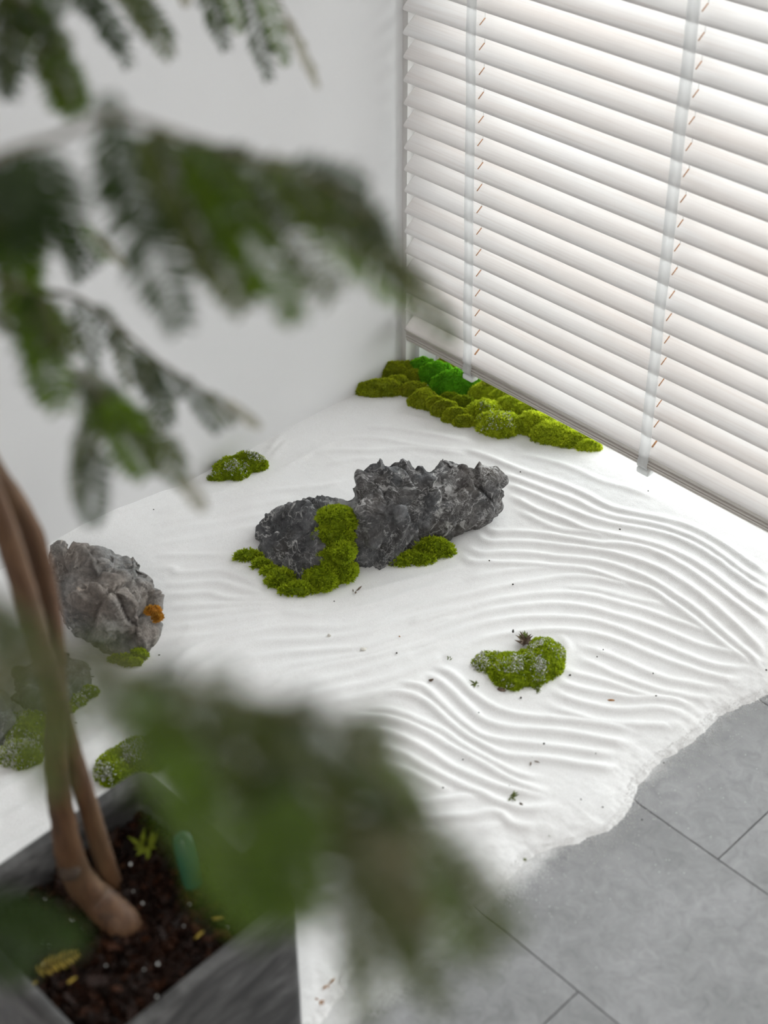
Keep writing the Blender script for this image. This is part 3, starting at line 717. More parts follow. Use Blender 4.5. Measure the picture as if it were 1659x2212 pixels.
# ------------------------------------------------------------------ rocks
def make_rock(name, chunks, mat, voxel, seed, facet=0.006, nseed=70, amp=0.004, cracks=(), aniso=(1, 1, 1), ridge=0.0, strata=None):
    r = np.random.default_rng(seed)
    bm = bmesh.new()
    for ch in chunks:
        vs = [bm.verts.new(Vector(p)) for p in ch]
        bmesh.ops.convex_hull(bm, input=vs, use_existing_faces=False)
    loose = [v for v in bm.verts if not v.link_faces]
    bmesh.ops.delete(bm, geom=loose, context='VERTS')
    tmp = link('tmp', bm_mesh('tmp', bm))
    md = tmp.modifiers.new('r', 'REMESH'); md.mode = 'VOXEL'; md.voxel_size = voxel
    sm = tmp.modifiers.new('s', 'SMOOTH'); sm.iterations = 3; sm.factor = 0.5
    dg = bpy.context.evaluated_depsgraph_get(); ev = tmp.evaluated_get(dg)
    me = bpy.data.meshes.new_from_object(ev); me.name = name
    bpy.data.objects.remove(tmp)
    n = len(me.vertices); co = np.empty(n * 3, np.float32); me.vertices.foreach_get('co', co); co = co.reshape(-1, 3).astype(float)
    no = np.empty(n * 3, np.float32); me.vertices.foreach_get('normal', no); no = no.reshape(-1, 3)
    lo, hi = co.min(0), co.max(0)
    from mathutils.kdtree import KDTree
    an = np.array(aniso); disp = np.zeros(n)
    wob = np.array([mnoise.noise_vector(Vector(p * 24)) for p in co]) * 0.010
    for cnt, fc in ((nseed, facet), (nseed * 9, facet * 0.28)):
        sd = lo + (hi - lo) * r.random((cnt, 3)); rv = r.normal(size=(cnt, 3)); rv /= np.linalg.norm(rv, axis=1)[:, None]
        kt = KDTree(cnt)
        for ii in range(cnt): kt.insert(Vector(sd[ii] * an), ii)
        kt.balance()
        k = np.empty(n, int); gap = np.empty(n)
        for ii, pp in enumerate((co + wob) * an):
            f2_ = kt.find_n(Vector(pp), 2); k[ii] = f2_[0][1]; gap[ii] = f2_[1][2] - f2_[0][2]
        disp += np.clip(((co - sd[k]) * rv[k]).sum(1) * 0.5, -fc, fc) + (r.random(cnt)[k] - 0.5) * fc * 0.8
        disp -= fc * 0.45 * np.clip(1 - gap / 0.005, 0, 1)
    hf = np.array([mnoise.hetero_terrain(Vector(p * 26 + seed), 0.9, 2.1, 5, 0.4) for p in co])
    disp += amp * (hf - hf.mean())
    if ridge:
        rf = np.array([1 - abs(mnoise.noise(Vector(p * 17 + seed * 3)) * 2) for p in co])
        disp -= ridge * np.clip(rf - 0.75, 0, 1) * 4
    if strata is not None:
        sn_, fr_, am_ = strata
        ph = co @ np.array(sn_) * fr_ + 1.3 * np.array([mnoise.noise(Vector(p * 9)) for p in co])
        disp += am_ * ((ph % 1.0) - 0.5) * (0.4 + 0.9 * np.array([abs(mnoise.noise(Vector(p * 13 + 7))) * 2 for p in co]))
    out = co + no * disp[:, None]
    for (pl, wdt, dep) in cracks:
        pl = catmull(np.array(pl), 0.006)
        dd = np.min(np.linalg.norm(co[:, None, :] - pl[None], axis=2), 1)
        out -= no * (dep * np.clip(1 - dd / wdt, 0, 1))[:, None]
    me.vertices.foreach_set('co', out.astype(np.float32).ravel()); me.update()
    me.polygons.foreach_set('use_smooth', np.ones(len(me.polygons), dtype=bool))
    me.materials.clear()
    return link(name, me, mat)
def P3(*l): return [W(a, b, z) for a, b, z in l]
B = 0.0015
big = [
 P3((556,1165,B),(572,1228,B),(640,1270,B),(700,1270,B),(765,1238,B),(596,1125,B),(720,1120,B),(557,1145,.028),(572,1122,.045),(604,1098,.072),(632,1080,.094),(655,1074,.102),(682,1074,.100),(716,1080,.088),(735,1120,.075),(690,1150,.086),(662,1215,.05)),
 P3((700,1130,B),(790,1110,B),(705,1084,.084),(735,1078,.088),(772,1065,.10),(760,1130,.08),(790,1150,B)),
 P3((748,1228,B),(785,1242,B),(850,1222,B),(915,1195,B),(770,1120,B),(905,1085,B),(762,1060,.105),(770,1026,.135),(775,1012,.142),(798,1001,.148),(866,991,.156),(900,1003,.150),(925,1015,.14),(775,1100,.115),(860,1110,.12),(905,1070,.13),(800,1180,.065)),
 P3((842,1225,B),(960,1176,B),(1000,1150,B),(1040,1130,.004),(930,1085,B),(1035,1055,B),(935,1000,.148),(955,986,.160),(975,992,.155),(1012,1004,.142),(1052,1006,.134),(1072,1012,.128),(1079,1030,.122),(1096,1045,.100),(1099,1075,.075),(1080,1100,.035),(1050,1122,.02),(900,1080,.122),(850,1175,.055),(985,1085,.10)),
]
cr = [([W(1000,1010,.15), W(945,1045,.135), W(895,1090,.11), W(855,1140,.075), W(825,1180,.05)], 0.010, 0.020),
      ([W(1075,1050,.11), W(1050,1080,.085), W(1020,1105,.065)], 0.007, 0.008),
      ([W(812,1085,.12), W(805,1120,.10), W(795,1145,.085)], 0.006, 0.006)]
_a = W(1000,1010,.15) - W(825,1180,.05); _v = W(850, 1100, .1) - CAMC; _n = np.cross(_a, _v); _n /= np.linalg.norm(_n)
rock1 = make_rock('landscape_rock', big, M_rock1, 0.0030, 11, 0.006, 90, 0.0022, cr, (1.0, 1.3, 1.0), 0.003, (_n, 40.0, 0.0048))
tag(rock1, 'long dark grey rock with white veins and a moss-filled cleft on the sand', 'rock')

r2 = [
 P3((110,1290,B),(140,1372,B),(200,1412,B),(245,1424,B),(300,1415,B),(345,1392,B),(352,1345,B),(330,1290,B),(200,1260,B),(103,1245,.06),(108,1200,.09),(128,1174,.108),(170,1180,.118),(215,1186,.123),(252,1194,.118),(130,1310,.075),(190,1290,.118),(250,1275,.125),(290,1300,.105),(310,1370,.05),(200,1370,.06)),
 P3((280,1330,B),(345,1390,B),(262,1200,.108),(300,1228,.098),(352,1345,B),(300,1280,B),(275,1215,.105),(287,1196,.110),(312,1212,.098),(332,1258,.08),(346,1318,.05),(290,1290,.10),(300,1350,.06)),
 P3((98,1250,.06),(100,1215,.075),(112,1178,.10),(130,1170,.108),(150,1172,.108),(150,1215,.10),(120,1260,.075)),
]
cr2 = [([W(165,1262,.115), W(210,1290,.12), W(245,1325,.10), W(275,1345,.085)], 0.011, 0.016),
       ([W(135,1215,.10), W(128,1270,.09), W(120,1320,.06)], 0.010, 0.016),
       ([W(290,1345,.08), W(275,1370,.055), W(250,1390,.035)], 0.008, 0.012),
       ([W(300,1335,.08), W(320,1320,.075), W(325,1300,.08)], 0.007, 0.010)]
rock2 = make_rock('rugged_rock', r2, M_rock2, 0.0029, 8, 0.009, 40, 0.005, cr2, (1, 1, 1), 0.005)
tag(rock2, 'craggy round grey rock with pale patches beside the tree trunk', 'rock')
r3 = [P3((30,1450,B),(20,1530,B),(90,1560,B),(145,1533,B),(208,1480,B),(215,1440,B),(100,1400,B),(150,1428,.045),(190,1440,.035),(100,1420,.06),(50,1445,.065),(125,1490,.05),(70,1520,.045))]
rock3 = make_rock('low_flat_rock', r3, M_rock3, 0.0042, 21, 0.005, 30, 0.003)
tag(rock3, 'low flat greenish grey rock in front of the craggy round one', 'rock')
r4 = [P3((-120,1480,B),(-120,1640,B),(-30,1650,B),(8,1622,B),(25,1575,B),(10,1500,B),(27,1530,.045),(31,1562,.04),(10,1500,.075),(-40,1495,.085),(-90,1540,.08),(10,1590,.035))]
rock4 = make_rock('edge_rock', r4, M_rock3, 0.0042, 33, 0.004, 25, 0.003)
tag(rock4, 'pale grey rock cut by the left edge of the picture', 'rock')

# ------------------------------------------------------------------ moss
def ell(px, py, hw, hh, rz, zb=0.010):
    c = W(px, py, zb + 0.25 * rz); d = depth(c)
    hw, hh, rz = hw * 1.24, hh * 1.28, rz * 1.12
    rx = hw * d / FPX
    q = (hh * d / FPX) ** 2 - (0.787 * rz) ** 2
    ry = math.sqrt(max(q, (0.35 * rx * 0.617) ** 2)) / 0.617
    c = c.copy(); c[2] = zb
    return (c, rx, ry, rz)
def moss(name, ells, kind, label, group=None, blade=0.0042, dens=19, nb=7, spread=0.8, lump=0.12, dust=0.0, cat='moss', dust_up=0.35, parent=None, bodymat=None, rot=0.0, bw=0.16):
    bm = bmesh.new(); pts_all, nrm_all = [], []
    R_, F_ = RIGHT, FWD
    if rot:
        cr_, sr_ = math.cos(rot), math.sin(rot); R_ = RIGHT * cr_ + FWD * sr_; F_ = FWD * cr_ - RIGHT * sr_
    sd = abs(hash(name + str(ells[0][0][0]))) % 1000 / 37.0
    sd = float(ells[0][0][0] * 91.7 + ells[0][0][1] * 37.3)
    def place(c, rx, ry, rz, u):
        l = 1 + lump * mnoise.noise(Vector((u[0] * 1.7 + sd, u[1] * 1.7 - sd, u[2] * 1.7))) + lump * 0.7 * mnoise.noise(Vector((u[0] * 4 + sd, u[1] * 4, u[2] * 4 + sd))) + lump * 0.5 * mnoise.noise(Vector((u[0] * 9 + sd, u[1] * 9, u[2] * 9 - sd)))
        return c + (R_ * rx * u[0] + F_ * ry * u[1] + np.array([0, 0, rz]) * u[2]) * l
    for (c, rx, ry, rz) in ells:
        r = bmesh.ops.create_icosphere(bm, subdivisions=4, radius=1.0)
        for v in r['verts']:
            u = np.array(v.co); 
            u2 = u.copy(); 
            if u2[2] < -0.35: u2[2] = -0.35
            v.co = Vector(place(c, rx, ry, rz, u2)); v.co.z = max(v.co.z, 0.0012)
        area = math.pi * (rx * ry) + 0.8 * math.pi * (rx + ry) * rz
        n = int(area * 1e4 * dens)
        u = rng.normal(size=(n, 3)); u /= np.linalg.norm(u, axis=1)[:, None]
        u[:, 2] = np.abs(u[:, 2]) * 1.05 - 0.15
        u /= np.linalg.norm(u, axis=1)[:, None]
        for q in u:
            p = place(c, rx, ry, rz, q)
            ok = True
            for e in ells:
                if e[0] is c: continue
                w = p - e[0]
                if ((w @ R_) / e[1]) ** 2 + ((w @ F_) / e[2]) ** 2 + (w[2] / e[3]) ** 2 < 0.8: ok = False; break
            if not ok or p[2] < 0.004: continue
            nn = R_ * q[0] / rx + F_ * q[1] / ry + np.array([0, 0, q[2] / rz]); nn /= np.linalg.norm(nn)
            pts_all.append(p); nrm_all.append(nn)
    body = link(name, bm_mesh(name, bm, True), bodymat or MM[kind])
    at = body.data.attributes.new('tip', 'FLOAT', 'POINT'); at.data.foreach_set('value', np.full(len(body.data.vertices), 0.42, np.float32))
    if parent is None: tag(body, label, cat, group)
    else: body.parent = parent
    P_, N_ = np.array(pts_all), np.array(nrm_all); n = len(P_)
    # tufts: nb little blades each
    dirs = N_[:, None, :] * 1.0 + rng.normal(size=(n, nb, 3)) * spread * 0.6 + np.array([0, 0, 0.25])
    dirs /= np.linalg.norm(dirs, axis=2)[..., None]
    L = blade * rng.uniform(0.6, 1.25, (n, nb, 1)) * (0.85 + 0.3 * rng.random((n, 1, 1)))
    side = np.cross(dirs, rng.normal(size=(n, nb, 3))); side /= np.linalg.norm(side, axis=2)[..., None] + 1e-9
    b0 = P_[:, None, :] - N_[:, None, :] * 0.0004
    w = L * bw
    a = b0 + side * w * 0.6; b = b0 - side * w * 0.6; c_ = b0 + dirs * L * 0.55 + side * w; d_ = b0 + dirs * L * 0.55 - side * w; t = b0 + dirs * L
    VV = np.stack([a, b, d_, t, c_], 2).reshape(-1, 3)
    nn = n * nb; k = np.arange(nn)[:, None] * 5
    FF = np.concatenate([k + np.array([[0, 1, 2]]), k + np.array([[0, 2, 4]]), k + np.array([[4, 2, 3]])], 0)
    me = mesh_np('sprigs', VV, FF)
    at = me.attributes.new('tip', 'FLOAT', 'POINT')
    jit = np.repeat(rng.normal(0, 0.1, nn), 5)
    at.data.foreach_set('value', np.clip(np.tile([0.2, 0.2, 0.7, 1.0, 0.7], nn) + jit, 0, 1).astype(np.float32))
    sp = link('sprigs', me, MM[kind], body if parent is None else parent); sp['kind'] = 'stuff'
    if dust > 0:
        msk = np.array([mnoise.noise(Vector(p * 38)) for p in P_]) * 0.6 + N_[:, 2] * 0.5 + rng.normal(0, 0.12, n)
        sel = np.where(msk > np.quantile(msk, 1 - dust))[0]
        rep = np.repeat(sel, 4); m_ = len(rep)
        ctr = P_[rep] + N_[rep] * blade * rng.uniform(0.2, 0.8, (m_, 1)) + rng.normal(0, 0.0012, (m_, 3))
        s = rng.uniform(0.0005, 0.0012, (m_, 1))
        tv = np.stack([ctr + rng.normal(size=(m_, 3)) * s for _ in range(4)], 1).reshape(-1, 3)
        k = np.arange(m_)[:, None] * 4
        tf = np.concatenate([k + np.array([[0, 1, 2]]), k + np.array([[0, 2, 3]]), k + np.array([[0, 3, 1]]), k + np.array([[1, 3, 2]])], 0)
        du = link('sand_dust', mesh_np('sand_dust', tv, tf), M_dust, body if parent is None else parent); du['kind'] = 'stuff'
    return body
GRP = 'moss cushions banked in the window corner'
moss('moss_cushion', [ell(850,806,40,22,.030), ell(884,800,16,16,.026), ell(888,816,20,18,.020)], 'olive', 'olive moss cushion against the left wall, rear one of the pair', GRP)
moss('moss_cushion', [ell(822,841,44,19,.026), ell(855,833,26,17,.026)], 'olive', 'olive moss cushion at the foot of the left wall, front one of the pair', GRP)
moss('moss_cushion', [ell(914,801,30,25,.034), ell(945,815,36,26,.040), ell(985,837,48,30,.046), ell(1018,842,26,24,.036)], 'green', 'largest vivid green moss cushion under the end of the blind', GRP, blade=0.0036)
moss('moss_cushion', [ell(961,795,19,12,.03, .02)], 'olive', 'small olive moss cushion behind the vivid green one, touching the blind', GRP)
moss('moss_cushion', [ell(896,846,27,18,.024)], 'olive', 'small dark olive moss cushion next to the wall pair, with brown spots', GRP)
moss('moss_cushion', [ell(915,866,26,23,.028)], 'olive', 'round olive moss cushion beside the sausage-shaped one', GRP)
moss('moss_cushion', [ell(942,878,20,20,.028), ell(962,889,24,20,.030), ell(985,903,24,19,.028), ell(1004,914,20,14,.022)], 'olive', 'sausage-shaped yellowish olive moss cushion lying on the front sand', GRP)
moss('moss_cushion', [ell(1000,876,24,17,.026), ell(972,864,20,13,.020)], 'mid', 'small rounded green moss cushion in front of the vivid green one', GRP)
moss('moss_cushion', [ell(1044,893,31,25,.030), ell(1080,922,38,27,.030), ell(1060,915,28,22,.028)], 'lime', 'ragged moss cushion with grey-brown tips in the middle of the bank', GRP, blade=0.006, dens=11, nb=8, dust=0.08)
moss('moss_cushion', [ell(1057,853,36,20,.034), ell(1085,868,26,18,.034)], 'lime', 'yellow moss cushion below the blind, left one of the two behind the ragged cushion', GRP, blade=0.005, dens=14, nb=7)
moss('moss_cushion', [ell(1108,882,36,20,.030), ell(1135,893,28,16,.028)], 'lime', 'pale yellow-green moss cushion right behind the ragged cushion', GRP, blade=0.005, dens=14, nb=7)
moss('moss_cushion', [ell(1151,895,24,14,.024)], 'olive', 'dark little moss cushion tucked under the blind rail', GRP, blade=0.005, dens=14)
moss('moss_cushion', [ell(1155,922,36,28,.034), ell(1195,940,40,26,.030), ell(1235,953,36,20,.024), ell(1272,966,20,11,.016)], 'lime', 'long bright lime moss cushion at the right end of the bank', GRP, blade=0.006, dens=12, nb=8)
# by the left wall
moss('moss_clump', [ell(535,1003,34,24,.030,.012), ell(502,1014,32,24,.024,.012), ell(470,1032,16,10,.012,.012)], 'mid', 'lone green moss clump dusted with sand by the left wall', None, dust=0.16)
# on the long rock
moss('moss_strip', [ell(731,1121,36,24,.022,.085), ell(719,1159,36,17,.018,.066), ell(702,1196,28,22,.02,.040), ell(742,1190,20,20,.016,.055), ell(697,1236,32,30,.024,.018), ell(738,1232,26,22,.020,.018)], 'mid',
     'strip of bright green moss running down the cleft of the long rock', None, blade=0.006, dens=13, nb=8, lump=.16)
moss('moss_fringe', [ell(538,1204,22,11,.014), ell(566,1222,16,10,.013), ell(606,1252,22,18,.016), ell(645,1275,30,13,.014), ell(585,1236,14,11,.011), ell(678,1268,18,12,.014)], 'mid',
     'thin moss fringe round the left foot of the long rock', None, blade=0.0075, dens=9, nb=8, lump=.2)
moss('moss_fringe', [ell(935,1190,34,24,.028), ell(893,1208,34,14,.014), ell(862,1217,18,8,.010)], 'mid',
     'green moss tuft under the right overhang of the long rock', None, blade=0.0075, dens=9, nb=8, lump=.2)
# kidney-shaped patch in the open sand
moss('moss_patch', [ell(1178,1424,34,36,.022,.006), ell(1148,1445,36,32,.020,.006), ell(1105,1452,40,32,.020,.006), ell(1062,1435,32,20,.013,.006), ell(1100,1430,24,18,.016,.006)], 'mid',
     'kidney-shaped moss patch half dusted with sand in the open sand', None, blade=0.0045, dens=18, nb=6, dust=0.2)
# at the craggy rocks
moss('moss_fringe', [ell(262,1424,22,9,.010), ell(298,1416,18,12,.012), ell(284,1432,20,8,.010)], 'mid', 'moss fringe at the front foot of the craggy round rock', None, blade=0.005, dens=14)
moss('moss_fringe', [ell(190,1497,18,14,.012), ell(165,1515,18,14,.012), ell(152,1532,10,10,.008)], 'mid', 'moss fringe along the right edge of the low flat rock', None, blade=0.004, dens=18, dust=.12)
moss('moss_cushion', [ell(45,1632,38,30,.026)], 'mid', 'round moss cushion powdered with sand beside the rock at the left edge', None, dust=0.38)
moss('moss_cushion', [ell(55,1578,38,34,.022), ell(85,1600,26,22,.016)], 'mid', 'dim moss patch behind the trunk, above the powdered round cushion', None, dust=0.12)
moss('moss_cushion', [ell(248,1660,34,32,.022), ell(300,1634,46,34,.026), ell(350,1612,36,30,.022)], 'mid', 'sand-speckled moss cushion behind the far corner of the planter', None, dust=0.18)
# rust tuft on the craggy rock: its own little clump growing there
moss('lichen_tuft', [ell(330,1320,13,9,.008,.070), ell(340,1333,8,9,.007,.058)], 'rust', 'rust-orange lichen tuft on the right side of the craggy round rock', None, blade=0.0045, dens=16, cat='lichen')

# ------------------------------------------------------------------ small litter on the sand and floor
def wisps(name, px, py, mat, n, size, up, label, cat, seed, spread=1.0, z=None, group=None):
    r = np.random.default_rng(seed); c = W(px, py, ZS); 
    zz = max(0.0, sand_z(c[0], c[1])) if c[0] < 1.19 else 0.0
    c = W(px, py, zz) if z is None else W(px, py, z); c[2] -= 0.0006
    V, F = [], []
    for i in range(n):
        a = r.uniform(0, 6.28); d = np.array([math.cos(a) * spread, math.sin(a) * spread, up * r.uniform(.5, 1.2) + 0.05]); d /= np.linalg.norm(d)
        L = size * r.uniform(0.5, 1.1); s = np.cross(d, [0.2, 0.1, 1.0]); s /= np.linalg.norm(s); nn = np.cross(s, d)
        o0 = c + np.array([r.normal(0, size * .12), r.normal(0, size * .12), 0])
        w = L * 0.13
        k = len(V)
        V += [o0 - s * w * .4, o0 + s * w * .4, o0 + d * L * .55 + s * w + nn * w * .6, o0 + d * L, o0 + d * L * .55 - s * w + nn * w * .6, o0 + d * L * .5 + nn * w * 1.4]
        F += [(k, k + 1, k + 5), (k + 1, k + 2, k + 5), (k + 2, k + 3, k + 5), (k + 3, k + 4, k + 5), (k + 4, k, k + 5), (k, k + 4, k + 3, k + 2, k + 1)]
    o = link(name, mesh_np(name, V, F), mat); tag(o, label, cat, group); return o
def crumb(name, px, py, mat, sx, sy, szz, rot, label, cat, group=None, z=None):
    c = W(px, py, ZS); zz = max(0.0, sand_z(c[0], c[1])) if c[0] < 1.19 else 0.0
    c = W(px, py, zz if z is None else z)
    bm = bmesh.new(); bmesh.ops.create_icosphere(bm, subdivisions=1, radius=1.0)
    for v in bm.verts:
        l = 1 + 0.45 * mnoise.noise(v.co * 1.9 + Vector((px, py, 0)))
        v.co = Vector((v.co.x * sx * l, v.co.y * sy * l, (v.co.z * 0.9 + 0.55) * szz * l))
    o = link(name, bm_mesh(name, bm), mat); o.location = Vector(c); o.rotation_euler = (0, 0, rot); tag(o, label, cat, group); return o
t = wisps('dry_sprig', 1131, 1390, M_twig, 26, 0.022, 1.0, 'dry brown plant tuft with green tips above the kidney-shaped patch', 'plant', 3)
at = wisps('sprig_tips', 1134, 1376, M_sprig, 18, 0.012, 1.2, None, None, 4, z=0.018); at.parent = t
bud = crumb('dark_bud', 1108, 1366, M_crumb, .0022, .0016, .005, .3, None, None, z=.018); bud.parent = t
wisps('sprig', 1027, 1478, M_sprig, 12, 0.012, 0.5, 'pale green sprig half buried left of the kidney-shaped patch', 'plant', 5)
wisps('sprig', 1158, 1492, M_sprig, 9, 0.010, 0.3, 'faint green sprig half buried below the kidney-shaped patch', 'plant', 6)
crumb('leaf_scrap', 1083, 1491, M_twig, .008, .004, .003, .5, 'brown leaf scrap under the lower edge of the kidney-shaped patch', 'scrap')
wisps('leaf_scrap', 970, 1424, M_sprig, 4, 0.011, 0.2, 'olive leaf scrap lying left of the kidney-shaped patch', 'scrap', 8)
crumb('leaf_scrap', 1320, 1513, M_orange, .0065, .002, .0012, .75, 'orange-brown leaf scrap lying on the ridges at right', 'scrap')
wisps('sprig', 1104, 1722, M_sprig, 9, 0.014, 0.6, 'green sprig lying on the front sand above the floor edge', 'plant', 10)
crumb('leaf_scrap', 1126, 1738, M_twig, .0035, .002, .002, .2, 'tiny brown scrap just right of the front green sprig', 'scrap')
wisps('leaf_scrap', 1184, 1803, M_sprig, 4, 0.009, 0.3, 'small olive scrap on the smooth front rim of sand', 'scrap', 12)
wisps('sprig', 767, 1278, M_twig, 5, 0.013, 0.3, 'thin grey sprig on the sand in front of the long rock', 'plant', 13)
crumb('pebble', 711, 1374, M_peb, .0042, .0034, .0034, .2, 'cream pebble half sunk in the sand in front of the long rock', 'pebble')
crumb('pebble', 786, 1403, M_peb, .0055, .0042, .002, .9, 'larger flat whitish pebble to the right of the cream one', 'pebble')
crumb('seed', 931, 1470, M_twig, .0045, .0028, .0022, 1.2, 'striped grey seed at the bend of the ridges', 'seed')
crumb('leaf_scrap', 863, 1375, M_orange, .0018, .0012, .001, .2, 'red-brown speck on the sand right of the pebbles', 'scrap')
wisps('dry_sprig', 1152, 1644, M_twig, 4, 0.013, 0.15, 'flat grey sprig between the ridges in the front sand', 'plant', 17)
crumb('leaf_scrap', 1132, 1857, M_sprig, .004, .002, .0015, .4, 'olive crumb on the front sand near the leaf tips', 'scrap')
crumb('leaf_scrap', 659, 1913, M_sprig, .0045, .003, .0015, .1, 'green crumb on the sand beyond the planter corner', 'scrap')
for i, (px, py, a) in enumerate([(708, 2127, .4), (691, 2161, 1.6)]):
    wisps('leaf_scrap', px, py, M_orange, 4, 0.012, 0.2, ['orange dead leaflet on the floor right of the planter, upper one', 'pair of orange dead leaflets on the floor by the planter, lower ones'][i], 'scrap', 30 + i)
CR = [(1057, 1212, 'black speck on the ridges just right of the long rock'), (857, 1411, 'dark speck on the sand below the red-brown speck'),
 (1290, 1419, 'dark crumb on the ridges up right of the kidney-shaped moss patch'), (1303, 1404, 'thin dark fibre above the crumb right of the kidney-shaped moss patch'),
 (1231, 1459, 'black speck close to the right edge of the kidney-shaped moss patch'), (1411, 1455, 'dark speck on the ridges above the orange-brown leaf scrap'),
 (1417, 1504, 'dark speck level with the orange-brown leaf scrap and right of it'), (1570, 1520, 'black crumb on the rim of the sand where it meets the grey floor at right'),
 (1125, 1508, 'black speck below the kidney-shaped moss patch'), (1476, 1576, 'dark crumb on the sand rim below the last ridges'),
 (1175, 1607, 'dark speck on the broad ridges above the flat grey sprig'), (1034, 1540, 'dark speck in the groove down left of the kidney-shaped moss patch'),
 (1287, 1628, 'brown specks at the smooth end of the broad ridges'), (1108, 1263, 'faint grey speck in the groove below the right end of the long rock'),
 (1124, 1020, 'dark speck on the ridges right of the top of the long rock'), (1400, 1061, 'dark speck on the bright sand below the tape clip'),
 (1339, 1144, 'dark speck in the middle of the upper right ridges'), (722, 1299, 'grey speck on the sand below the moss strip of the long rock'),
 (1000, 1641, 'dark speck between the ridges left of the flat grey sprig'), (957, 1702, 'dark speck near the blurred leaf tips in the front sand'),
 (1255, 1727, 'dark speck on the smooth sand right of the front green sprig'), (1100, 1698, 'dark speck just above the front green sprig'),
 (1655, 1448, 'black crumb on the sand at the right edge of the picture'), (1302, 1744, 'dark crumb on the sand rim beside the corner of the grey floor'),
 (344, 1415, 'black crumb beside the right foot of the craggy round rock'), (165, 1562, 'dark crumb on the sand below the low flat rock'),
 (332, 1101, 'dark speck on the sand near the left wall'), (1434, 1648, 'dark crumb on the grey floor just off the right sand rim'),
 (1387, 1771, 'dark crumb on the grey floor near the tile joint')]
for px, py, lb in CR:
    s = random.uniform(.0009, .0017)
    crumb('litter_crumb', px, py, M_crumb, s * 1.3, s, s * .9, random.uniform(0, 3), lb, 'crumb', 'litter crumbs scattered on the sand')

# ------------------------------------------------------------------ planter with mulch
PZ = 0.30
a = W(305, 1672, PZ); b_ = W(641, 1958, PZ)
ex_ = (b_ - a); side = float(np.linalg.norm(ex_)); ex_ /= side; ey_ = np.array([-ex_[1], ex_[0], 0.0])
ctr = (a + b_) / 2 - ey_ * side / 2
yaw = math.atan2(ex_[1], ex_[0])
def rsq(h, r, z, n=6):
    out = []
    for cxs, cys, a0 in ((h - r, h - r, 0), (-(h - r), h - r, 90), (-(h - r), -(h - r), 180), (h - r, -(h - r), 270)):
        for k in range(n + 1):
            t = math.radians(a0 + 90 * k / n); out.append((cxs + r * math.cos(t), cys + r * math.sin(t), z))
    return out
H = side / 2 + 0.004
loops = [rsq(H - .004, .018, 0.004), rsq(H - .001, .02, 0.010), rsq(H, .02, PZ * .5), rsq(H, .02, PZ - .008), rsq(H - .0015, .02, PZ - .002), rsq(H - .005, .018, PZ),
         rsq(H - .016, .012, PZ), rsq(H - .019, .010, PZ - .003), rsq(H - .021, .010, PZ - .03), rsq(H - .022, .010, PZ - .11), rsq(H - .022, .010, PZ - .12)]
V = [p for l in loops for p in l]; n = len(loops[0])
F = [(i * n + k, i * n + (k + 1) % n, (i + 1) * n + (k + 1) % n, (i + 1) * n + k) for i in range(len(loops) - 1) for k in range(n)]
F += [tuple(range(n - 1, -1, -1)), tuple(range((len(loops) - 1) * n, len(loops) * n))]
pot = link('planter', mesh_np('planter', V, F, True), M_pot)
pot.location = (ctr[0], ctr[1], 0.010); pot.rotation_euler = (0, 0, yaw)
PZT = PZ + 0.010
tag(pot, 'square charcoal planter with a pale scuffed rim holding the tree', 'planter')
def pot_pt(u, v, z):
    return np.array([ctr[0], ctr[1], 0]) + ex_ * u + ey_ * v + np.array([0, 0, z])
SOIL = PZT - 0.045
hs = H - 0.024
soil = []
G_ = 26
for j in range(G_):
    for i in range(G_):
        u = -hs + 2 * hs * i / (G_ - 1); v = -hs + 2 * hs * j / (G_ - 1)
        soil.append(pot_pt(u, v, SOIL - .012 + 0.008 * mnoise.noise(Vector((u * 14, v * 14, 2)))))
sf = [(j * G_ + i, j * G_ + i + 1, (j + 1) * G_ + i + 1, (j + 1) * G_ + i) for j in range(G_ - 1) for i in range(G_ - 1)]
mulch = link('bark_mulch', mesh_np('bark_mulch_soil', soil, sf, True), M_soil)
tag(mulch, 'dark red-brown bark mulch filling the square planter', 'mulch', kind='stuff')
CV, CF, CA = [], [], []
cube = np.array([(-1, -1, -1), (1, -1, -1), (1, 1, -1), (-1, 1, -1), (-1, -1, 1), (1, -1, 1), (1, 1, 1), (-1, 1, 1)], float)
cf = [(3, 2, 1, 0), (4, 5, 6, 7), (0, 1, 5, 4), (1, 2, 6, 5), (2, 3, 7, 6), (3, 0, 4, 7)]
from mathutils import Euler
for i in range(1700):
    u, v = rng.uniform(-hs + .006, hs - .006, 2)
    L, Wd, T = rng.uniform(.003, .0105), rng.uniform(.002, .0055), rng.uniform(.0012, .003)
    R_ = np.array(Euler((rng.normal(0, .5), rng.normal(0, .5), rng.uniform(0, 6.28))).to_matrix())
    q = cube * (1 + 0.3 * rng.normal(size=(8, 1))).clip(.55, 1.35) * np.array([L, Wd, T])
    k = len(CV); z = SOIL - .010 + rng.uniform(0, .014) + 0.006 * mnoise.noise(Vector((u * 14, v * 14, 2)))
    CV += list(q @ R_.T + pot_pt(u, v, z)); CF += [tuple(x + k for x in f) for f in cf]; CA += [float(rng.beta(1.3, 2.2))] * 8
me = mesh_np('bark_chips', CV, CF); me.attributes.new('tip', 'FLOAT', 'POINT').data.foreach_set('value', np.array(CA, np.float32))
ch = link('bark_chips', me, M_chip, mulch); ch['kind'] = 'stuff'
PV, PF = [], []
for i in range(26):
    u, v = rng.uniform(-hs + .01, hs - .01, 2); s = rng.uniform(.0006, .0014)
    k = len(PV); PV += list(cube * s * rng.uniform(.6, 1.1, (8, 1)) + pot_pt(u, v, SOIL + .006 + rng.uniform(0, .003))); PF += [tuple(x + k for x in f) for f in cf]
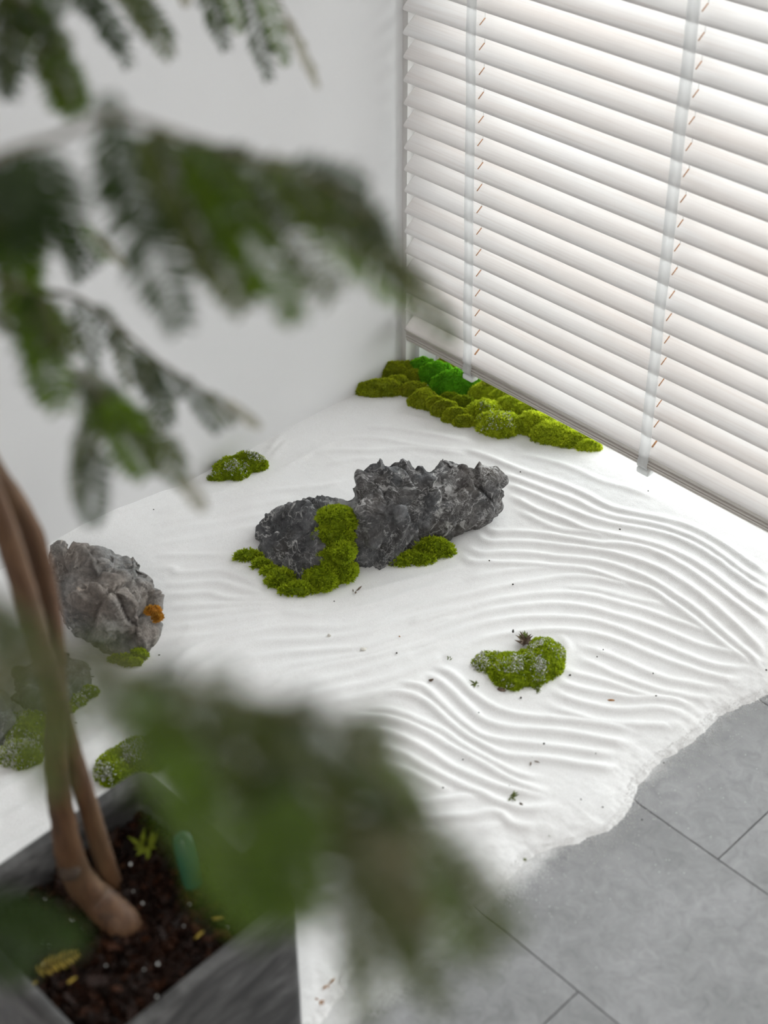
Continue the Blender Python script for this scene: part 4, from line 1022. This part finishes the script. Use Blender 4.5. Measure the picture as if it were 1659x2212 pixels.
pe = link('perlite', mesh_np('perlite', PV, PF), M_perl, mulch); pe['kind'] = 'stuff'
ZM = SOIL + .006
wisps('sprout', 316, 1835, MM['lime'], 16, 0.026, 0.8, 'small yellow-green sprout on the bark mulch behind the trunk', 'plant', 41, z=ZM)
# fallen yellow pinna and teal plug
def pinna_mesh(name, npair, seed, droop, ang=64, fill=.86):
    r = np.random.default_rng(seed); V, F = [], []
    for k in range(npair):
        t = 0.05 + 0.95 * k / (npair - 1)
        prof = min(1.0, 0.5 + 2.6 * t) * (1 - max(0, t - 0.7) / 0.3 * 0.55)
        for s in (-1, 1):
            a = math.radians(ang + r.normal(0, 5)); ln = 0.5 * prof * (1 + r.normal(0, .06))
            d = np.array([s * math.sin(a), math.cos(a) * .42, r.normal(-.1, .12)]); w = fill / npair / 2
            pz = -droop * t * t
            o0 = np.array([0, t, pz]); nrm = np.array([0, 1, 0]) * w
            i = len(V)
            V += [o0, o0 + d * ln * .3 + nrm, o0 + d * ln * .75 + nrm * .9, o0 + d * ln, o0 + d * ln * .75 - nrm * .9, o0 + d * ln * .3 - nrm]
            F += [(i, i + 1, i + 5), (i + 1, i + 2, i + 4, i + 5), (i + 2, i + 3, i + 4)]
    for k in range(6):
        i = len(V)
        for t in (k / 6, (k + 1) / 6):
            pz = -droop * t * t; w = .018 * (1 - .6 * t)
            V += [np.array([-w, t, pz]), np.array([w, t, pz]), np.array([0, t, pz + w])]
        F += [(i, i + 1, i + 4, i + 3), (i + 1, i + 2, i + 5, i + 4), (i + 2, i, i + 3, i + 5)]
    return mesh_np(name, V, F, False)
me = pinna_mesh('fallen_leaf', 14, 3, .02, 70, .6); me.materials.append(M_yel)
fl = bpy.data.objects.new('fallen_leaf', me); COL.objects.link(fl)
p0 = W(78, 2098, ZM + .006); p1 = W(168, 2062, ZM + .006); L = float(np.linalg.norm(p1 - p0))
fl.location = Vector(p0); fl.scale = (.022, L, .022); fl.rotation_euler = (.05, 0.2, math.atan2(p1[1] - p0[1], p1[0] - p0[0]) - math.pi / 2)
tag(fl, 'yellow fallen compound leaf lying on the bark mulch', 'leaf')
for px, py, lb in [(330, 2178, 'yellow leaflet on the mulch near the front inner wall of the planter'), (72, 2128, 'yellow leaflet on the mulch under the fallen compound leaf'),
                   (470, 1985, 'yellow leaflet on the mulch near the right corner of the planter'), (155, 2118, 'yellow leaflet on the mulch below the right end of the fallen compound leaf'), (430, 2020, 'yellow leaflet on the mulch right of the trunk foot')]:
    crumb('yellow_leaflet', px, py, M_yel, .0075, .002, .001, random.uniform(0, 3), lb, 'leaf', 'yellow leaflets on the mulch', z=ZM + .004)
bm = bmesh.new()
prof = [(0, .0), (.010, .0), (.0125, .004), (.0125, .05), (.0118, .06), (.0095, .066), (.005, .069), (0, .070)]
ns = 20; rings = []
for r_, z_ in prof:
    rings.append([bm.verts.new((r_ * math.cos(6.28319 * k / ns), r_ * math.sin(6.28319 * k / ns), z_)) for k in range(ns)] if r_ > 0 else [bm.verts.new((0, 0, z_))])
for A, Bq in zip(rings[:-1], rings[1:]):
    for k in range(ns):
        f = [A[k % len(A)]] + ([A[(k + 1) % ns]] if len(A) > 1 else []) + ([Bq[(k + 1) % ns]] if len(Bq) > 1 else []) + [Bq[k % len(Bq)]]
        bm.faces.new(f)
bmesh.ops.recalc_face_normals(bm, faces=bm.faces)
plug = link('plastic_tube', bm_mesh('plastic_tube', bm, True), M_teal)
pb = W(418, 1915, ZM - .004); ptop = W(392, 1812, ZM + .052)
plug.location = Vector(pb); plug.rotation_euler = (Vector(ptop) - Vector(pb)).to_track_quat('Z', 'Y').to_euler()
tag(plug, 'round-topped teal plastic tube standing in the bark mulch', 'tube')

# ------------------------------------------------------------------ the tree
base_pt = W(262, 1985, SOIL)
tree = empty('feathery_tree', base_pt)
tag(tree, 'slender two-stemmed tree with fern-like drooping leaves growing in the square planter', 'tree')
def tpart(name, me, mat):
    o = link(name, me, mat); set_parent(o, tree); return o
Apts = [W(285, 2012, SOIL - .02), W(262, 1992, SOIL + .002), PT(212, 1945, 1.635), PT(168, 1895, 1.615), PT(146, 1825, 1.575), PT(131, 1740, 1.535), PT(122, 1640, 1.485), PT(120, 1540, 1.44), PT(118, 1450, 1.41), PT(108, 1340, 1.375), PT(90, 1235, 1.345), PT(62, 1140, 1.315), PT(15, 1060, 1.285), PT(-40, 970, 1.25), PT(-130, 780, 1.18)]
Arad = [.020, .021, .020, .018, .0155, .0138, .013, .0125, .012, .0118, .0115, .0115, .011, .010, .0095]
V, F = tube(Apts, Arad, 14, 0.008, 0.12)
tpart('trunk', mesh_np('trunk', V, F, True), M_bark)
Bpts = [W(252, 1935, SOIL - .02), PT(240, 1905, 1.665), PT(205, 1790, 1.60), PT(172, 1680, 1.53), PT(140, 1575, 1.47), PT(112, 1475, 1.40), PT(84, 1380, 1.35), PT(50, 1270, 1.29), PT(15, 1160, 1.24), PT(-40, 1010, 1.18), PT(-110, 800, 1.10), PT(-170, 560, 1.0)]
Brad = [.0125, .0122, .0115, .0112, .0112, .0115, .0115, .0112, .011, .010, .009, .0075]
V, F = tube(Bpts, Brad, 12, 0.008, 0.08)
tpart('trunk', mesh_np('trunk_second', V, F, True), M_bark)
# cut knot on the trunk
kc = PT(150, 1884, 1.581); bm = bmesh.new(); bmesh.ops.create_icosphere(bm, subdivisions=3, radius=1)
for v in bm.verts:
    l = 1 + .12 * mnoise.noise(v.co * 2); v.co = Vector(kc) + (Vector(RIGHT) * v.co.x * .0125 + Vector(CAMR[1]) * -v.co.y * .0105 + Vector(CAMR[2]) * v.co.z * .006) * l
tpart('knot', bm_mesh('knot', bm, True), M_knot)
pin_me = []
for mi in range(4):
    vs = []
    for v_ in range(2):
        me = pinna_mesh('pinna', 26, 50 + mi * 3 + v_, .06 + .05 * v_, 62 + 6 * v_, .98); me.materials.append(M_leaf[mi]); vs.append(me)
    pin_me.append(vs)
prng = random.Random(5)
def frond(rach, pins, r0=0.0016, node=None):
    """rach: (px, py, distance) along the stalk; pins: (bx, by, bd, tx, ty, td, width, material)"""
    K = 0.9
    rach = [(a, b, d * K) for a, b, d in rach]; pins = [(a, b, c * K, d, e, f * K, g * K, h) for a, b, c, d, e, f, g, h in pins]
    pts = [PT(*p) for p in rach]
    if node is not None: pts = [node] + pts
    rr = [r0 * (1.5 - 1.0 * i / max(1, len(pts) - 1)) for i in range(len(pts))]
    V, F = tube(pts, rr, 6, 0.012)
    fr_ = tpart('frond', mesh_np('frond', V, F, True), M_stem)
    full = []
    for q in pins:
        full.append(q)
        if q[6] > .0175 and prng.random() < .8:
            full.append((q[0] + prng.uniform(-14, 14), q[1] + prng.uniform(-8, 8), q[2] + prng.uniform(-.02, .04), q[3] + prng.uniform(-16, 16), q[4] + prng.uniform(-40, 0), q[5] + prng.uniform(-.03, .06), q[6] * prng.uniform(.8, 1.0), q[7] if prng.random() < .6 else prng.choice([0, 2])))
    for (bx, by, bd, tx, ty, td, wd, mi) in full:
        p0, p1 = PT(bx, by, bd), PT(tx, ty, td)
        y = Vector(p1 - p0); L = y.length; y.normalize()
        zc = Vector(CAMC - p0).normalized() * 1.0 + Vector((0, 0, .5)) + Vector((prng.uniform(-.5, .5), prng.uniform(-.5, .5), prng.uniform(-.3, .3)))
        x = y.cross(zc).normalized(); z = x.cross(y)
        o = bpy.data.objects.new('pinna', pin_me[mi][prng.randint(0, 1)]); COL.objects.link(o)
        wd = wd * 1.3
        mw = Matrix((( x.x * wd, y.x * L, z.x * L, p0[0]), (x.y * wd, y.y * L, z.y * L, p0[1]), (x.z * wd, y.z * L, z.z * L, p0[2]), (0, 0, 0, 1)))
        o.parent = fr_
        o.matrix_basis = mw
    return fr_
def pins_along(rach, d, lst): return lst
NA = np.array(Apts[-1]); NB = np.array(Bpts[-1])
D = .80
frond([(-90, 420, D), (0, 335, D), (120, 300, D), (235, 250, D), (330, 272, D), (430, 305, D), (560, 345, D), (690, 385, D), (790, 455, D), (860, 560, D), (910, 640, D)], [
  (20, 335, D, 15, 545, D, .046, 0), (85, 315, D, 115, 545, D, .046, 0), (-30, 350, D, -60, 560, D, .04, 0), (60, 330, D + .03, 80, 520, D + .03, .04, 0),
  (215, 265, D, 395, 700, D + .02, .034, 0), (235, 250, D + .02, 350, 520, D + .04, .034, 0),
  (240, 290, D, 232, 200, D, .018, 0),
  (310, 270, D, 530, 650, D, .032, 2), (330, 275, D + .03, 470, 560, D + .03, .03, 0),
  (400, 300, D, 640, 660, D - .02, .028, 1), (390, 300, D + .03, 560, 480, D + .03, .03, 0),
  (465, 425, D, 497, 545, D, .018, 1),
  (480, 322, D, 735, 615, D, .032, 2), (450, 312, D + .04, 640, 470, D + .04, .026, 0),
  (570, 350, D, 880, 650, D, .022, 1), (560, 345, D + .03, 730, 480, D + .03, .022, 2),
  (620, 360, D, 790, 440, D, .022, 0), (690, 385, D, 830, 520, D, .02, 0),
  (850, 560, D, 985, 735, D, .018, 2), (780, 450, D, 870, 590, D, .016, 2)], node=NB)
D = 1.0
frond([(-120, -60, D), (-20, -30, D), (60, 10, D), (110, 110, D), (140, 170, D)], [
  (50, 0, D, 160, 225, D, .026, 1), (110, 110, D, 165, 245, D, .032, 1), (20, -20, D, 20, 200, D, .022, 0), (80, 30, D, 145, 120, D, .02, 2),
  (0, -20, D, -10, 190, D, .03, 2), (90, -30, D, 120, 40, D, .03, 0), (40, -30, D, 90, 70, D, .03, 2), (100, 90, D, 90, 170, D, .012, 2)], node=NB)
D = 1.12
frond([(-60, -140, D), (120, -90, D), (260, -60, D)], [
  (175, -70, D, 285, 125, D, .020, 0), (140, -80, D, 200, 30, D, .022, 0), (255, -60, D, 365, 112, D, .020, 2), (230, -70, D, 330, 80, D + .05, .016, 2)], node=NB)
D = 1.25
frond([(100, -220, D), (330, -120, D), (480, -70, D), (580, -30, D), (640, 80, D)], [
  (420, -95, D, 485, 95, D, .019, 0), (480, -70, D, 520, 62, D, .019, 1), (520, -60, D, 582, 158, D, .018, 0), (560, -40, D, 622, 128, D, .018, 1), (390, -60, D, 402, 12, D, .012, 3),
  (610, 20, D, 680, 182, D, .009, 3), (440, -90, D + .05, 470, 60, D + .05, .018, 2)], node=NB)
D = 1.05
frond([(-90, 430, D), (20, 460, D), (120, 470, D), (180, 490, D)], [
  (0, 470, D, 55, 700, D, .034, 1), (60, 470, D, 45, 640, D, .036, 1), (110, 470, D + .15, 190, 592, D + .15, .016, 0), (150, 475, D + .15, 216, 572, D + .15, .015, 0), (170, 480, D + .15, 232, 560, D + .15, .014, 1), (200, 500, D + .15, 268, 575, D + .15, .008, 3), (140, 480, D + .12, 165, 610, D + .12, .014, 0)], node=NB)
D = .95
frond([(-60, 590, D), (50, 620, D), (100, 660, D), (120, 740, D)], [
  (60, 620, D, 135, 880, D, .034, 1), (90, 650, D, 75, 780, D, .03, 1), (20, 610, D, 30, 720, D, .028, 2), (70, 640, D, 160, 760, D, .024, 2)], node=NB)
D = 1.15
frond([(60, 620, D), (170, 645, D), (260, 710, D), (340, 780, D), (440, 845, D), (520, 900, D)], [
  (165, 645, D, 212, 790, D, .018, 0), (205, 655, D, 275, 760, D, .018, 0), (250, 700, D, 290, 830, D, .018, 2), (290, 750, D, 368, 915, D, .020, 0), (340, 785, D, 390, 860, D, .016, 0),
  (395, 810, D, 472, 930, D, .015, 0), (445, 845, D, 505, 915, D, .014, 2), (480, 865, D, 560, 922, D, .009, 3), (320, 770, D, 330, 850, D, .016, 2)], node=NB)
D = 1.0
frond([(90, 760, D), (160, 800, D), (210, 840, D), (230, 900, D), (200, 1000, D)], [
  (200, 840, D, 245, 925, D, .034, 1), (225, 850, D, 318, 1025, D, .036, 1), (250, 870, D, 395, 1035, D, .022, 2), (210, 870, D, 165, 1010, D, .014, 2), (200, 960, D, 195, 1135, D, .024, 0), (390, 1030, D + .05, 442, 1100, D + .05, .012, 3), (150, 800, D, 250, 880, D, .026, 2), (190, 900, D, 170, 1080, D, .018, 2)], node=NB)
D = .52
frond([(-80, 1370, D), (60, 1410, D), (190, 1435, D), (350, 1460, D), (560, 1515, D), (740, 1560, D), (850, 1690, D), (960, 1830, D), (1060, 1950, D)], [
  (130, 1425, D, 255, 1395, D, .014, 2), (300, 1455, D, 400, 1435, D, .014, 0), (420, 1475, D, 520, 1465, D, .014, 2), (600, 1530, D, 700, 1525, D, .014, 0), (740, 1560, D, 800, 1570, D, .012, 2),
  (190, 1435, D, 400, 1690, D, .022, 2), (300, 1450, D, 440, 1760, D, .022, 1), (350, 1600, D - .03, 575, 2010, D - .03, .024, 1), (380, 1465, D, 560, 1900, D, .026, 2),
  (470, 1490, D, 690, 1990, D, .026, 2), (560, 1515, D, 760, 1850, D, .022, 2), (540, 1510, D, 640, 1700, D, .024, 2), (640, 1535, D, 930, 1770, D, .022, 2), (740, 1560, D, 840, 1640, D, .024, 2),
  (690, 1620, D, 900, 2100, D, .022, 2), (800, 1640, D, 900, 1760, D, .018, 1), (830, 1680, D, 880, 2160, D, .016, 2), (900, 1760, D, 1130, 2030, D, .018, 2), (620, 1700, D - .02, 640, 2010, D - .02, .024, 1), (750, 1780, D, 760, 2120, D, .016, 2), (960, 1830, D, 1050, 2110, D, .014, 2),
  (800, 1740, D, 870, 2010, D, .020, 3), (600, 1640, D, 560, 1990, D, .022, 0), (760, 1880, D, 790, 2220, D, .018, 2), (850, 1860, D, 960, 2190, D, .018, 2), (930, 1800, D, 1000, 2060, D, .016, 1), (860, 1790, D, 960, 1990, D, .018, 3), (740, 1760, D + .03, 800, 1960, D + .03, .018, 3)], node=NB)
D = .56
frond([(-120, 1200, D), (-40, 1270, D), (30, 1330, D)], [
  (-20, 1270, D, 110, 1720, D, .019, 2), (20, 1310, D, 170, 1600, D, .017, 2), (-60, 1260, D, 0, 1520, D, .019, 2)], node=NB)
D = .72
frond([(-150, 1900, D), (-80, 1950, D)], [
  (-80, 1940, D, 170, 2040, D, .024, 0), (-100, 1960, D, 60, 2110, D, .026, 0)], node=NA)
